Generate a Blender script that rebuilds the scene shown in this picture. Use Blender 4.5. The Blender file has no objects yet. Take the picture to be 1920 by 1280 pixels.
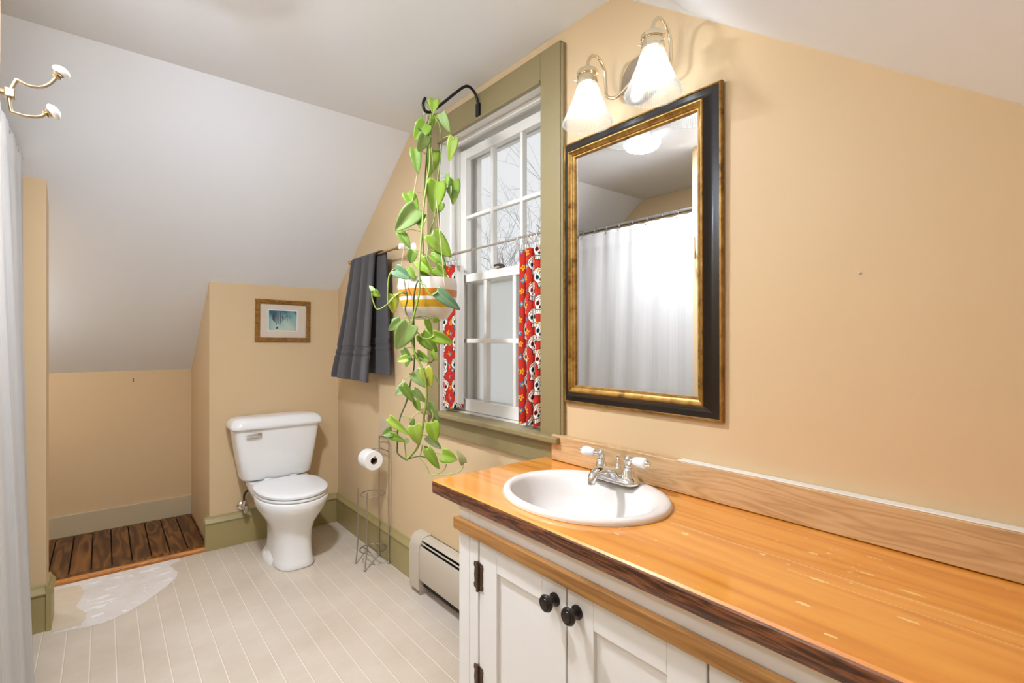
import bpy, bmesh, math, random
import numpy as np
from mathutils import Vector, Matrix

random.seed(7)
C = bpy.context.scene.collection
SC = bpy.context.scene
PI = math.pi

# ------------------------------------------------------------------ camera, sky, exposure
YAW = math.radians(39.44)
CAM = Vector((0.0, 0.0, 1.30))
FPX = 930.0
cd = bpy.data.cameras.new('camera')
cd.sensor_width = 36.0
cd.lens = FPX / 1920 * 36.0
cd.shift_y = -3 / 1920
cd.clip_start = 0.02
cam = bpy.data.objects.new('camera', cd)
cam.location = CAM
cam.rotation_euler = (PI / 2, 0, -YAW)
C.objects.link(cam)
SC.camera = cam

SC.view_settings.view_transform = 'Standard'
SC.view_settings.look = 'None'
SC.view_settings.gamma = 1.0
SC.view_settings.use_curve_mapping = False
SC.view_settings.exposure = 0.7
SC.cycles.caustics_reflective = False
SC.cycles.caustics_refractive = False

world = bpy.data.worlds.new('overcast_sky')
SC.world = world
world.use_nodes = True
bg = world.node_tree.nodes['Background']
bg.inputs[0].default_value = (0.97, 0.985, 1.0, 1)
bg.inputs[1].default_value = 0.54

BULB = 10.0      # radiance of each vanity bulb
GLOBE = 350.0     # radiance of the ceiling globe
BULB_COL = (0.88, 0.96, 1.06)
EAVE_FILL = 22.0       # radiance of an invented fill bulb, unseen behind the stub wall
ENTRY_FILL_COL = (0.82, 0.97, 1.18)
GLOBE_COL = (0.90, 0.955, 1.04)
ENTRY_FILL = 38.0      # radiance of an invented fill lamp over the entry, behind the camera


# ------------------------------------------------------------------ helpers
def lin(r, g, b):
    f = lambda c: (c / 255 / 12.92) if c / 255 <= 0.04045 else ((c / 255 + 0.055) / 1.055) ** 2.4
    return (f(r), f(g), f(b), 1.0)


class NT:
    """small wrapper for building a node material"""
    def __init__(s, name):
        s.m = bpy.data.materials.new(name)
        s.m.use_nodes = True
        s.t = s.m.node_tree
        s.b = s.t.nodes['Principled BSDF']
        s.out = s.t.nodes['Material Output']

    def n(s, typ, **kw):
        nd = s.t.nodes.new(typ)
        for k, v in kw.items():
            setattr(nd, k, v)
        return nd

    def set(s, sock, v):
        if isinstance(v, bpy.types.NodeSocket):
            s.t.links.new(v, sock)
        elif isinstance(v, (tuple, list)) and len(v) == 3 and sock.type == 'RGBA':
            sock.default_value = (*v, 1)
        else:
            sock.default_value = v

    def math(s, op, a, b=None, c=None):
        nd = s.n('ShaderNodeMath', operation=op)
        for i, v in enumerate((a, b, c)):
            if v is not None:
                s.set(nd.inputs[i], v)
        return nd.outputs[0]

    def mix(s, fac, a, b, blend='MIX'):
        nd = s.n('ShaderNodeMix', data_type='RGBA', blend_type=blend)
        s.set(nd.inputs[0], fac)
        s.set(nd.inputs[6], a)
        s.set(nd.inputs[7], b)
        return nd.outputs[2]

    def coord(s, kind='Object', scale=(1, 1, 1), loc=(0, 0, 0)):
        tc = s.n('ShaderNodeTexCoord')
        mp = s.n('ShaderNodeMapping')
        s.t.links.new(tc.outputs[kind], mp.inputs[0])
        mp.inputs['Scale'].default_value = scale
        mp.inputs['Location'].default_value = loc
        return mp.outputs[0]

    def noise(s, vec, scale=5, detail=3, rough=0.5, dist=0.0):
        nd = s.n('ShaderNodeTexNoise')
        if vec is not None:
            s.t.links.new(vec, nd.inputs['Vector'])
        nd.inputs['Scale'].default_value = scale
        nd.inputs['Detail'].default_value = detail
        nd.inputs['Roughness'].default_value = rough
        nd.inputs['Distortion'].default_value = dist
        return nd.outputs[0]

    def ramp(s, fac, stops):
        nd = s.n('ShaderNodeValToRGB')
        s.set(nd.inputs[0], fac)
        el = nd.color_ramp.elements
        while len(el) < len(stops):
            el.new(0.5)
        for e, (p, c) in zip(el, stops):
            e.position = p
            e.color = c if not isinstance(c, (int, float)) else (c, c, c, 1)
        return nd.outputs[0]

    def bump(s, h, strength=0.2, dist=0.001):
        nd = s.n('ShaderNodeBump')
        nd.inputs['Strength'].default_value = strength
        nd.inputs['Distance'].default_value = dist
        s.t.links.new(h, nd.inputs['Height'])
        s.t.links.new(nd.outputs[0], s.b.inputs['Normal'])

    def base(s, v):
        s.set(s.b.inputs['Base Color'], v)
        return s

    def p(s, **kw):
        for k, v in kw.items():
            s.set(s.b.inputs[k.replace('_', ' ')], v)
        return s


def plain(name, col, rough=0.5, metal=0.0, spec=None, coat=0.0, var=0.06, nscale=6, bump=0.0, bscale=300):
    t = NT(name)
    v = t.coord()
    c = tuple(col)
    dark = tuple(x * (1 - var) for x in c[:3]) + (1,)
    lite = tuple(min(1, x * (1 + var)) for x in c[:3]) + (1,)
    t.base(t.mix(t.noise(v, nscale, 3), dark, lite))
    t.p(Roughness=rough, Metallic=metal)
    if spec is not None:
        t.b.inputs['Specular IOR Level'].default_value = spec
    if coat:
        t.b.inputs['Coat Weight'].default_value = coat
        t.b.inputs['Coat Roughness'].default_value = 0.08
    if bump:
        t.bump(t.noise(v, bscale, 2), bump, 0.0008)
    return t.m


def wood(name, stops, scale, rough=0.4, coat=0.0, ring=9.0, dist=2.5, bump=0.1, fine=0.25, per_island=0.0):
    """grain runs along the axis whose entry in `scale` is small"""
    t = NT(name)
    v = t.coord(scale=scale)
    if per_island:
        geo = t.n('ShaderNodeNewGeometry')
        cx = t.n('ShaderNodeCombineXYZ')
        off = t.math('MULTIPLY', geo.outputs['Random Per Island'], 37.0)
        for i in range(3):
            t.t.links.new(off, cx.inputs[i])
        va = t.n('ShaderNodeVectorMath', operation='ADD')
        t.t.links.new(v, va.inputs[0]); t.t.links.new(cx.outputs[0], va.inputs[1])
        v = va.outputs[0]
    n1 = t.noise(v, 1.0, 2, 0.5, 0.3)
    rings = t.math('FRACT', t.math('MULTIPLY', n1, ring))
    tri = t.math('ABSOLUTE', t.math('SUBTRACT', t.math('MULTIPLY', rings, 2.0), 1.0))
    fn = t.noise(v, 9.0, 4, 0.6)
    big = t.noise(v, 0.6, 2)
    f = t.math('ADD', t.math('MULTIPLY', tri, 1 - fine), t.math('MULTIPLY', fn, fine))
    f = t.math('ADD', t.math('MULTIPLY', f, 0.6), t.math('MULTIPLY', big, 0.4))
    col = t.ramp(f, stops)
    if per_island:
        k = t.math('MULTIPLY_ADD', geo.outputs['Random Per Island'], per_island, 1 - per_island / 2)
        col = t.mix(1.0, col, k, 'MULTIPLY')
    t.base(col)
    t.p(Roughness=rough)
    if coat:
        t.b.inputs['Coat Weight'].default_value = coat
        t.b.inputs['Coat Roughness'].default_value = 0.07
    if bump:
        t.bump(fn, bump, 0.0008)
    return t


def glass(name, tint=(1, 1, 1), gloss=0.06):
    t = NT(name)
    tr = t.n('ShaderNodeBsdfTransparent'); tr.inputs[0].default_value = (*tint, 1)
    gl = t.n('ShaderNodeBsdfGlossy'); gl.inputs['Roughness'].default_value = 0.01
    lw = t.n('ShaderNodeLayerWeight'); lw.inputs[0].default_value = 0.5
    mx = t.n('ShaderNodeMixShader')
    t.set(mx.inputs[0], t.math('MULTIPLY_ADD', t.math('POWER', lw.outputs['Facing'], 4.0), 0.7, gloss * 0.2))
    t.t.links.new(tr.outputs[0], mx.inputs[1]); t.t.links.new(gl.outputs[0], mx.inputs[2])
    t.t.links.new(mx.outputs[0], t.out.inputs[0])
    return t.m


def vcol(name, rough=0.8, sheen=0.0, transl=0.0, spec=0.5, bump=0.0):
    """colour from the mesh's own dye / pigment attribute"""
    t = NT(name)
    a = t.n('ShaderNodeAttribute', attribute_name='Col')
    t.base(a.outputs['Color'])
    t.p(Roughness=rough)
    t.b.inputs['Specular IOR Level'].default_value = spec
    t.b.inputs['Sheen Weight'].default_value = sheen
    if bump:
        t.bump(t.noise(t.coord(), 900, 2), bump, 0.0006)
    if transl:
        tl = t.n('ShaderNodeBsdfTranslucent')
        t.t.links.new(a.outputs['Color'], tl.inputs[0])
        mx = t.n('ShaderNodeMixShader'); mx.inputs[0].default_value = transl
        t.t.links.new(t.b.outputs[0], mx.inputs[1]); t.t.links.new(tl.outputs[0], mx.inputs[2])
        t.t.links.new(mx.outputs[0], t.out.inputs[0])
    return t.m


ORG = {}


def empty(name, label, cat, loc=(0, 0, 0), group=None, kind=None):
    o = bpy.data.objects.new(name, None)
    o.empty_display_size = 0.05
    C.objects.link(o)
    o.location = loc
    ORG[o.name] = Vector(loc)
    tag(o, label, cat, group, kind)
    return o


def tag(o, label=None, cat=None, group=None, kind=None):
    if label: o['label'] = label
    if cat: o['category'] = cat
    if group: o['group'] = group
    if kind: o['kind'] = kind
    return o


def mesh_obj(name, me, mats, parent=None, loc=None, smooth=None):
    """link a mesh given in world coordinates; its origin goes to its thing's base"""
    if not isinstance(mats, (list, tuple)):
        mats = [mats]
    for m in mats:
        me.materials.append(m)
    o = bpy.data.objects.new(name, me)
    C.objects.link(o)
    org = ORG[parent.name] if parent else Vector(loc or (0, 0, 0))
    if org.length:
        me.transform(Matrix.Translation(-org))
    if parent:
        o.parent = parent
    else:
        o.location = org
    ORG[o.name] = org
    if smooth is not None:
        me.polygons.foreach_set('use_smooth', [True] * len(me.polygons))
        if smooth < 180:
            me.set_sharp_from_angle(angle=math.radians(smooth))
    return o


class MB:
    """collects primitives into one bmesh"""
    def __init__(s):
        s.b = bmesh.new()

    def box(s, x0, x1, y0, y1, z0, z1, bev=0.0, seg=2, mat=0):
        vs = [s.b.verts.new((x, y, z)) for x in (x0, x1) for y in (y0, y1) for z in (z0, z1)]
        fs = []
        for q in ((0, 1, 3, 2), (4, 6, 7, 5), (0, 4, 5, 1), (2, 3, 7, 6), (0, 2, 6, 4), (1, 5, 7, 3)):
            f = s.b.faces.new([vs[i] for i in q]); f.material_index = mat; fs.append(f)
        if bev:
            es = list({e for f in fs for e in f.edges})
            bmesh.ops.bevel(s.b, geom=es, offset=bev, segments=seg, profile=0.5, affect='EDGES', material=-1)
        return s

    def prism(s, poly, axis, a0, a1, mat=0):
        """poly = 2-D outline; axis = extrusion axis"""
        def pt(p, a):
            return {'x': (a, p[0], p[1]), 'y': (p[0], a, p[1]), 'z': (p[0], p[1], a)}[axis]
        A = [s.b.verts.new(pt(p, a0)) for p in poly]
        B = [s.b.verts.new(pt(p, a1)) for p in poly]
        n = len(poly)
        fs = [s.b.faces.new([A[i], A[(i + 1) % n], B[(i + 1) % n], B[i]]) for i in range(n)]
        fs += [s.b.faces.new(A[::-1]), s.b.faces.new(B)]
        for f in fs:
            f.material_index = mat
        return s

    def tube(s, pts, r, seg=10, cap=True, mat=0):
        pts = [Vector(p) for p in pts]
        rs = r if isinstance(r, (list, tuple)) else [r] * len(pts)
        rings = []
        up = None
        for i, p in enumerate(pts):
            d = (pts[min(i + 1, len(pts) - 1)] - pts[max(i - 1, 0)]).normalized()
            if up is None:
                up = d.orthogonal().normalized()
            up = (up - d * up.dot(d))
            up = up.normalized() if up.length > 1e-6 else d.orthogonal().normalized()
            w = d.cross(up)
            rings.append([s.b.verts.new(p + (up * math.cos(2 * PI * k / seg) + w * math.sin(2 * PI * k / seg)) * rs[i]) for k in range(seg)])
        for a, b in zip(rings, rings[1:]):
            for k in range(seg):
                f = s.b.faces.new([a[k], a[(k + 1) % seg], b[(k + 1) % seg], b[k]]); f.material_index = mat
        if cap:
            s.b.faces.new(rings[0][::-1]).material_index = mat
            s.b.faces.new(rings[-1]).material_index = mat
        return s

    def lathe(s, prof, origin, axis=(0, 0, 1), seg=32, rib=0, amp=0.0, closed=False, mat=0, sx=1.0, sy=1.0):
        """prof = list of (radius, height) along axis from origin"""
        ax = Vector(axis).normalized()
        M = Vector((0, 0, 1)).rotation_difference(ax).to_matrix()
        o = Vector(origin)
        rings = []
        for r, h in prof:
            if r < 1e-6:
                rings.append([s.b.verts.new(o + M @ Vector((0, 0, h)))])
                continue
            ring = []
            for k in range(seg):
                a = 2 * PI * k / seg
                rr = r * (1 + amp * math.cos(rib * a)) if rib else r
                ring.append(s.b.verts.new(o + M @ Vector((rr * math.cos(a) * sx, rr * math.sin(a) * sy, h))))
            rings.append(ring)
        pairs = list(zip(rings, rings[1:]))
        if closed:
            pairs.append((rings[-1], rings[0]))
        for a, b in pairs:
            for k in range(seg):
                k2 = (k + 1) % seg
                if len(a) == 1 and len(b) == 1:
                    continue
                if len(a) == 1:
                    f = s.b.faces.new([a[0], b[k2], b[k]])
                elif len(b) == 1:
                    f = s.b.faces.new([a[k], a[k2], b[0]])
                else:
                    f = s.b.faces.new([a[k], a[k2], b[k2], b[k]])
                f.material_index = mat
        if not closed:
            if len(rings[0]) > 1: s.b.faces.new(rings[0][::-1]).material_index = mat
            if len(rings[-1]) > 1: s.b.faces.new(rings[-1]).material_index = mat
        return s

    def torus(s, c, R, r, axis=(0, 0, 1), seg=32, rs=8, mat=0):
        prof = [(R + r * math.cos(2 * PI * k / rs), r * math.sin(2 * PI * k / rs)) for k in range(rs)]
        return s.lathe(prof, c, axis, seg, closed=True, mat=mat)

    def loft(s, rings, cap0=True, cap1=True, mat=0):
        R = [[s.b.verts.new(p) for p in ring] for ring in rings]
        n = len(R[0])
        for a, b in zip(R, R[1:]):
            for k in range(n):
                s.b.faces.new([a[k], a[(k + 1) % n], b[(k + 1) % n], b[k]]).material_index = mat
        if cap0: s.b.faces.new(R[0][::-1]).material_index = mat
        if cap1: s.b.faces.new(R[-1]).material_index = mat
        return s

    def done(s, name, mat, parent=None, loc=None, smooth=None, sub=0):
        bmesh.ops.recalc_face_normals(s.b, faces=s.b.faces)
        me = bpy.data.meshes.new(name)
        s.b.to_mesh(me)
        s.b.free()
        o = mesh_obj(name, me, mat, parent, loc, smooth)
        if sub:
            md = o.modifiers.new('sub', 'SUBSURF'); md.levels = sub; md.render_levels = sub
        return o


def struct(o):
    o['kind'] = 'structure'
    return o


def spline(pts, n=8):
    """Catmull-Rom through pts"""
    P = [Vector(p) for p in pts]
    if len(P) < 3:
        return P
    out = []
    for i in range(len(P) - 1):
        p0 = P[max(i - 1, 0)]; p1 = P[i]; p2 = P[i + 1]; p3 = P[min(i + 2, len(P) - 1)]
        for k in range(n):
            t = k / n
            out.append(0.5 * ((2 * p1) + (p2 - p0) * t + (2 * p0 - 5 * p1 + 4 * p2 - p3) * t * t + (3 * p1 - p0 - 3 * p2 + p3) * t ** 3))
    out.append(P[-1])
    return out


def oval(cx, cy, hx, y0, y1, z, n=40, e=2.0):
    """superellipse ring, half width hx, from y0 to y1"""
    hy = (y1 - y0) / 2; my = (y0 + y1) / 2
    out = []
    for k in range(n):
        a = 2 * PI * k / n
        c, s_ = math.cos(a), math.sin(a)
        out.append((cx + hx * math.copysign(abs(c) ** (2 / e), c), my + hy * math.copysign(abs(s_) ** (2 / e), s_), z))
    return out


def grid_mesh(name, X, Y, Z, col=None, uv=False):
    """numpy arrays (m, n) -> quad mesh with optional colour attribute (m, n, 3)"""
    m, n = X.shape
    me = bpy.data.meshes.new(name)
    co = np.stack([X, Y, Z], -1).reshape(-1, 3).astype(np.float32)
    idx = np.arange(m * n).reshape(m, n)
    q = np.stack([idx[:-1, :-1], idx[1:, :-1], idx[1:, 1:], idx[:-1, 1:]], -1).reshape(-1, 4)
    me.from_pydata(co.tolist(), [], q.tolist())
    if col is not None:
        at_ = me.attributes.new('Col', 'FLOAT_COLOR', 'POINT')
        c4 = np.concatenate([col.reshape(-1, 3), np.ones((m * n, 1))], 1).astype(np.float32)
        at_.data.foreach_set('color', c4.ravel())
    me.update()
    return me


RX, RY = math.cos(YAW), -math.sin(YAW)
FX, FY = math.sin(YAW), math.cos(YAW)


def at(u, v, w):
    """the point seen in the photograph at (u, v) when it stands w metres away"""
    r = (u - 960) / FPX
    return Vector((w * (FX + r * RX), w * (FY + r * RY), 1.30 - (v - 637) / FPX * w))


# ------------------------------------------------------------------ materials
M = {}
M['wall'] = plain('tan_wall_paint', lin(213, 186, 146), 0.5, spec=0.3, var=0.025, nscale=2.5, bump=0.12, bscale=160)
M['ceiling'] = plain('white_ceiling_paint', lin(240, 243, 248), 0.6, var=0.015, nscale=2, bump=0.08, bscale=120)
M['olive'] = plain('olive_trim_paint', lin(164, 148, 98), 0.38, var=0.05, nscale=5, bump=0.05, bscale=80)
M['casing'] = plain('olive_casing_paint', lin(142, 127, 88), 0.4, var=0.04, nscale=5)
M['sage'] = plain('sage_trim_paint', lin(196, 182, 150), 0.42, var=0.05, nscale=5)
M['white_paint'] = plain('white_window_paint', lin(232, 229, 222), 0.4, var=0.03, nscale=9)
M['cab_white'] = plain('white_cabinet_paint', lin(232, 230, 227), 0.32, var=0.02, nscale=3, bump=0.04, bscale=60)
M['porcelain'] = plain('white_porcelain', lin(238, 237, 235), 0.08, var=0.01, spec=0.6, coat=0.4)
M['seat'] = plain('white_seat_plastic', lin(236, 236, 236), 0.22, var=0.01)
M['sinkware'] = plain('cream_sink_porcelain', lin(230, 224, 218), 0.16, var=0.01, spec=0.45)
M['chrome'] = plain('chrome', (0.82, 0.83, 0.84), 0.06, 1.0, var=0.02)
M['nickel'] = plain('brushed_nickel', (0.66, 0.62, 0.55), 0.25, 1.0, var=0.05)
M['wire'] = plain('satin_wire', (0.42, 0.39, 0.34), 0.35, 1.0, var=0.05)
M['brass'] = plain('aged_brass', (0.62, 0.42, 0.15), 0.28, 1.0, var=0.12, nscale=40)
M['pale_brass'] = plain('pale_polished_brass', (0.83, 0.72, 0.52), 0.16, 1.0, var=0.06, nscale=30)
M['hook_brass'] = plain('soft_hook_brass', (0.46, 0.37, 0.24), 0.34, 1.0, var=0.06, nscale=30)
M['bronze'] = plain('dark_bronze_knob', (0.035, 0.028, 0.024), 0.28, 0.6, var=0.2, nscale=60)
M['hinge'] = plain('tarnished_hinge', lin(92, 72, 56), 0.42, 0.7, var=0.3, nscale=80)
M['black_iron'] = plain('black_iron', lin(26, 25, 28), 0.35, 0.3, var=0.1)
M['rubber'] = plain('dark_rubber', lin(52, 46, 42), 0.6, var=0.1)
M['heater'] = plain('cream_heater_enamel', lin(194, 182, 164), 0.4, var=0.03, nscale=8)
M['dark'] = plain('dark_void', lin(22, 20, 18), 0.8, var=0.1)
M['paper'] = plain('tissue_paper', lin(240, 238, 235), 0.95, var=0.02, bump=0.2, bscale=400)
M['card'] = plain('brown_card', lin(120, 84, 56), 0.9, var=0.1)
M['cord'] = plain('jute_twine', lin(196, 176, 140), 0.9, var=0.15, nscale=300)
M['plate'] = plain('almond_plate', lin(200, 180, 150), 0.4, var=0.02)
M['snow'] = plain('snow', lin(240, 243, 247), 0.9, var=0.03, nscale=0.4)
M['bark'] = plain('grey_bark', lin(172, 170, 168), 0.9, var=0.1, nscale=4)
M['mirror'] = plain('mirror_silver', (0.93, 0.94, 0.94), 0.0, 1.0, var=0.0)
M['frame_black'] = plain('black_lacquer', lin(26, 21, 20), 0.3, var=0.3, nscale=30, coat=0.15)
M['pane'] = glass('window_glass')
M['picture_glass'] = glass('picture_glass', gloss=0.08)


def gold_mat():
    t = NT('rubbed_gold_leaf')
    v = t.coord(scale=(1, 1, 1))
    n1 = t.noise(v, 22, 5, 0.7)
    n2 = t.noise(t.coord(scale=(60, 8, 60)), 4, 4, 0.7)
    c = t.ramp(n1, [(0.30, lin(70, 44, 16)), (0.46, lin(148, 108, 44)), (0.7, lin(182, 144, 78))])
    c = t.mix(t.ramp(n2, [(0.62, 0), (0.72, 0.8)]), c, lin(84, 54, 20))
    t.base(c).p(Roughness=0.4, Metallic=0.6)
    return t.m


M['gold'] = gold_mat()


def vinyl():
    t = NT('beige_sheet_vinyl')
    tc = t.n('ShaderNodeTexCoord')
    sep = t.n('ShaderNodeSeparateXYZ')
    t.t.links.new(tc.outputs['Object'], sep.inputs[0])
    x, y = sep.outputs[0], sep.outputs[1]
    fx = t.math('FRACT', t.math('MULTIPLY', t.math('ADD', x, 4.1037), 1 / 0.0828))   # long joints
    fy = t.math('FRACT', t.math('MULTIPLY', y, 1 / 0.0828))
    jx = t.math('LESS_THAN', fx, 0.045)
    jx2 = t.math('MULTIPLY', t.math('GREATER_THAN', fx, 0.045), t.math('LESS_THAN', fx, 0.075))
    jy = t.math('LESS_THAN', fy, 0.02)
    v = t.coord()
    blot = t.noise(v, 2.2, 4, 0.6)
    weave = t.noise(t.coord(scale=(40, 260, 1)), 1.0, 3, 0.7)
    base = t.ramp(blot, [(0.3, lin(202, 187, 168)), (0.68, lin(222, 209, 193))])
    base = t.mix(t.math('MULTIPLY', weave, 0.22), base, lin(186, 170, 150))
    base = t.mix(t.math('MULTIPLY', jy, 0.35), base, lin(230, 219, 202))
    base = t.mix(t.math('MULTIPLY', jx2, 0.35), base, lin(160, 144, 124))
    base = t.mix(t.math('MULTIPLY', jx, 0.85), base, lin(236, 226, 210))
    t.base(base).p(Roughness=0.38)
    t.bump(t.math('SUBTRACT', weave, t.math('MULTIPLY', jx, 1.2)), 0.12, 0.0006)
    return t.m


M['vinyl'] = vinyl()
M['boards'] = wood('dark_stained_floorboards',
                   [(0.2, lin(54, 26, 8)), (0.42, lin(88, 50, 18)), (0.6, lin(112, 70, 28)), (0.8, lin(144, 98, 46))],
                   (9, 1.3, 9), 0.42, ring=8, per_island=0.3).m
M['threshold_edge'] = wood('orange_raw_edge', [(0.2, lin(140, 78, 24)), (0.8, lin(214, 140, 50))], (2, 30, 30), 0.45).m
M['strip'] = wood('honey_brown_strip', [(0.2, lin(132, 88, 40)), (0.5, lin(160, 112, 56)), (0.8, lin(174, 126, 70))], (20, 2.0, 26), 0.42, ring=4).m
M['bark_edge'] = wood('dark_bark_edge', [(0.25, lin(46, 22, 10)), (0.5, lin(94, 50, 24)), (0.75, lin(134, 78, 42))], (40, 5, 60), 0.35, coat=0.3, ring=6, bump=0.4).m
M['oak_frame'] = wood('brown_oak_frame', [(0.2, lin(84, 52, 14)), (0.5, lin(138, 92, 30)), (0.8, lin(166, 118, 46))], (30, 30, 90), 0.4, ring=5).m


def oak_board():
    t = wood('pale_oak_board', [(0.2, lin(172, 136, 94)), (0.5, lin(202, 166, 120)), (0.8, lin(216, 184, 140))], (14, 2.0, 22), 0.45, ring=9, bump=0.3, fine=0.5)
    return t.m


M['oak'] = oak_board()


def counter_mat():
    t = wood('varnished_pine', [(0.2, lin(206, 122, 30)), (0.45, lin(228, 148, 50)), (0.7, lin(236, 162, 66)), (0.9, lin(226, 148, 54))],
             (9, 0.9, 9), 0.30, coat=1.0, ring=5, bump=0.06, fine=0.4)
    col = t.b.inputs['Base Color'].links[0].from_socket
    tc = t.n('ShaderNodeTexCoord')
    # long scratches through the varnish, running with the grain
    sc = t.noise(t.coord(scale=(95, 1.6, 1)), 1.0, 2, 0.5)
    brk = t.noise(t.coord(scale=(9, 3, 1)), 1.0, 2)
    scr = t.math('MULTIPLY', t.math('GREATER_THAN', sc, 0.735), t.math('GREATER_THAN', brk, 0.53))
    col = t.mix(t.math('MULTIPLY', scr, 0.7), col, lin(240, 196, 128))
    # tiny flecks
    vo = t.n('ShaderNodeTexVoronoi'); vo.inputs['Scale'].default_value = 1.0
    t.t.links.new(t.coord(scale=(70, 26, 1)), vo.inputs['Vector'])
    fl = t.math('MULTIPLY', t.math('LESS_THAN', vo.outputs['Distance'], 0.10), t.math('GREATER_THAN', brk, 0.56))
    col = t.mix(t.math('MULTIPLY', fl, 0.8), col, lin(238, 214, 176))
    # worn-off chips and the split between two boards
    wob = t.noise(t.coord(scale=(60, 60, 1)), 3.0, 2)
    chips = [(1.012, 0.345, .006, .022), (0.975, 0.205, .005, .020), (1.13, 0.395, .005, .014), (1.155, 0.375, .004, .010),
             (1.11, 0.30, .004, .020), (1.045, 0.46, .005, .010), (0.90, 0.33, .006, .018), (0.835, 0.27, .004, .014),
             (1.085, 0.225, .005, .026), (1.02, 0.62, .008, .012), (0.90, 0.72, .004, .012), (1.20, 0.31, .003, .018)]
    for cx, cy, rx, ry in chips:
        mp = t.n('ShaderNodeMapping')
        t.t.links.new(tc.outputs['Object'], mp.inputs[0])
        mp.inputs['Location'].default_value = (-(cx - 1.05) / rx, -(cy - 0.5) / ry, 0)
        mp.inputs['Scale'].default_value = (1 / rx, 1 / ry, 0)
        ln = t.n('ShaderNodeVectorMath', operation='LENGTH')
        t.t.links.new(mp.outputs[0], ln.inputs[0])
        f = t.math('LESS_THAN', t.math('ADD', ln.outputs['Value'], t.math('MULTIPLY', wob, 1.2)), 1.3)
        col = t.mix(t.math('MULTIPLY', f, 0.9), col, lin(242, 206, 140))
    sep = t.n('ShaderNodeSeparateXYZ'); t.t.links.new(tc.outputs['Object'], sep.inputs[0])
    for xs, wd, y0, y1 in ((1.055, .0011, -2, .18), (1.012, .0008, -2, -0.10)):
        wav = t.math('MULTIPLY_ADD', t.noise(t.coord(scale=(1, 6, 1)), 1.0, 1), 0.012, xs - 1.05 - 0.006)
        d = t.math('LESS_THAN', t.math('ABSOLUTE', t.math('SUBTRACT', sep.outputs[0], wav)), wd)
        d = t.math('MULTIPLY', d, t.math('LESS_THAN', sep.outputs[1], y1))
        col = t.mix(t.math('MULTIPLY', d, 0.85), col, lin(248, 206, 136))
    t.base(col)
    return t.m


M['counter'] = counter_mat()


def lamp_mat(name, col, strength):
    t = NT(name)
    t.base((0.9, 0.9, 0.88, 1))
    t.b.inputs['Emission Color'].default_value = (*col, 1)
    t.b.inputs['Emission Strength'].default_value = strength
    return t.m


M['bulb'] = lamp_mat('lit_bulb', BULB_COL, BULB)
M['entry_fill_globe'] = lamp_mat('lit_entry_fill_globe', ENTRY_FILL_COL, ENTRY_FILL)
M['eave_fill_bulb'] = lamp_mat('lit_eave_fill_bulb', GLOBE_COL, EAVE_FILL)
M['opal'] = lamp_mat('dim_opal_shoulder', GLOBE_COL, 0.7)
M['globe'] = lamp_mat('lit_opal_globe', GLOBE_COL, GLOBE)


def shade_mat():
    t = NT('ribbed_clear_glass')
    tr = t.n('ShaderNodeBsdfTransparent'); tr.inputs[0].default_value = (0.93, 0.93, 0.92, 1)
    tl = t.n('ShaderNodeBsdfTranslucent'); tl.inputs[0].default_value = (0.95, 0.95, 0.93, 1)
    df = t.n('ShaderNodeBsdfDiffuse'); df.inputs[0].default_value = (0.9, 0.9, 0.88, 1)
    gl = t.n('ShaderNodeBsdfGlossy'); gl.inputs['Roughness'].default_value = 0.12
    lw = t.n('ShaderNodeLayerWeight'); lw.inputs[0].default_value = 0.25
    a = t.n('ShaderNodeMixShader'); a.inputs[0].default_value = 0.5
    t.t.links.new(tl.outputs[0], a.inputs[1]); t.t.links.new(df.outputs[0], a.inputs[2])
    b = t.n('ShaderNodeMixShader'); ra = t.n('ShaderNodeAttribute', attribute_name='Col')
    t.set(b.inputs[0], t.math('MULTIPLY_ADD', ra.outputs['Fac'], 0.22, 0.04))
    t.t.links.new(tr.outputs[0], b.inputs[1]); t.t.links.new(a.outputs[0], b.inputs[2])
    c = t.n('ShaderNodeMixShader')
    t.set(c.inputs[0], t.math('MULTIPLY', lw.outputs['Facing'], 0.12))
    t.t.links.new(b.outputs[0], c.inputs[1]); t.t.links.new(gl.outputs[0], c.inputs[2])
    t.t.links.new(c.outputs[0], t.out.inputs[0])
    return t.m


M['shade'] = shade_mat()


def screen_mat():
    t = NT('milky_storm_film')
    tr = t.n('ShaderNodeBsdfTransparent')
    df = t.n('ShaderNodeBsdfTranslucent'); df.inputs[0].default_value = (0.85, 0.84, 0.81, 1)
    a = t.n('ShaderNodeMixShader'); a.inputs[0].default_value = 0.86
    t.t.links.new(tr.outputs[0], a.inputs[1]); t.t.links.new(df.outputs[0], a.inputs[2])
    t.t.links.new(a.outputs[0], t.out.inputs[0])
    return t.m


M['screen'] = screen_mat()


def cloth_white():
    t = NT('white_striped_cotton')
    a = t.n('ShaderNodeAttribute', attribute_name='Col')
    t.base(a.outputs['Color']).p(Roughness=0.85)
    tl = t.n('ShaderNodeBsdfTranslucent'); t.t.links.new(a.outputs['Color'], tl.inputs[0])
    mx = t.n('ShaderNodeMixShader'); mx.inputs[0].default_value = 0.2
    t.t.links.new(t.b.outputs[0], mx.inputs[1]); t.t.links.new(tl.outputs[0], mx.inputs[2])
    t.t.links.new(mx.outputs[0], t.out.inputs[0])
    return t.m


M['cloth_white'] = cloth_white()


def rod_mat():
    t = NT('twisted_grey_rod')
    wv = t.n('ShaderNodeTexWave'); wv.inputs['Scale'].default_value = 14
    t.t.links.new(t.coord(scale=(3, 1, 3)), wv.inputs['Vector'])
    t.base(t.mix(wv.outputs[1], (0.28, 0.27, 0.25, 1), (0.6, 0.58, 0.55, 1))).p(Roughness=0.3, Metallic=0.9)
    return t.m


M['rod'] = rod_mat()


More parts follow.
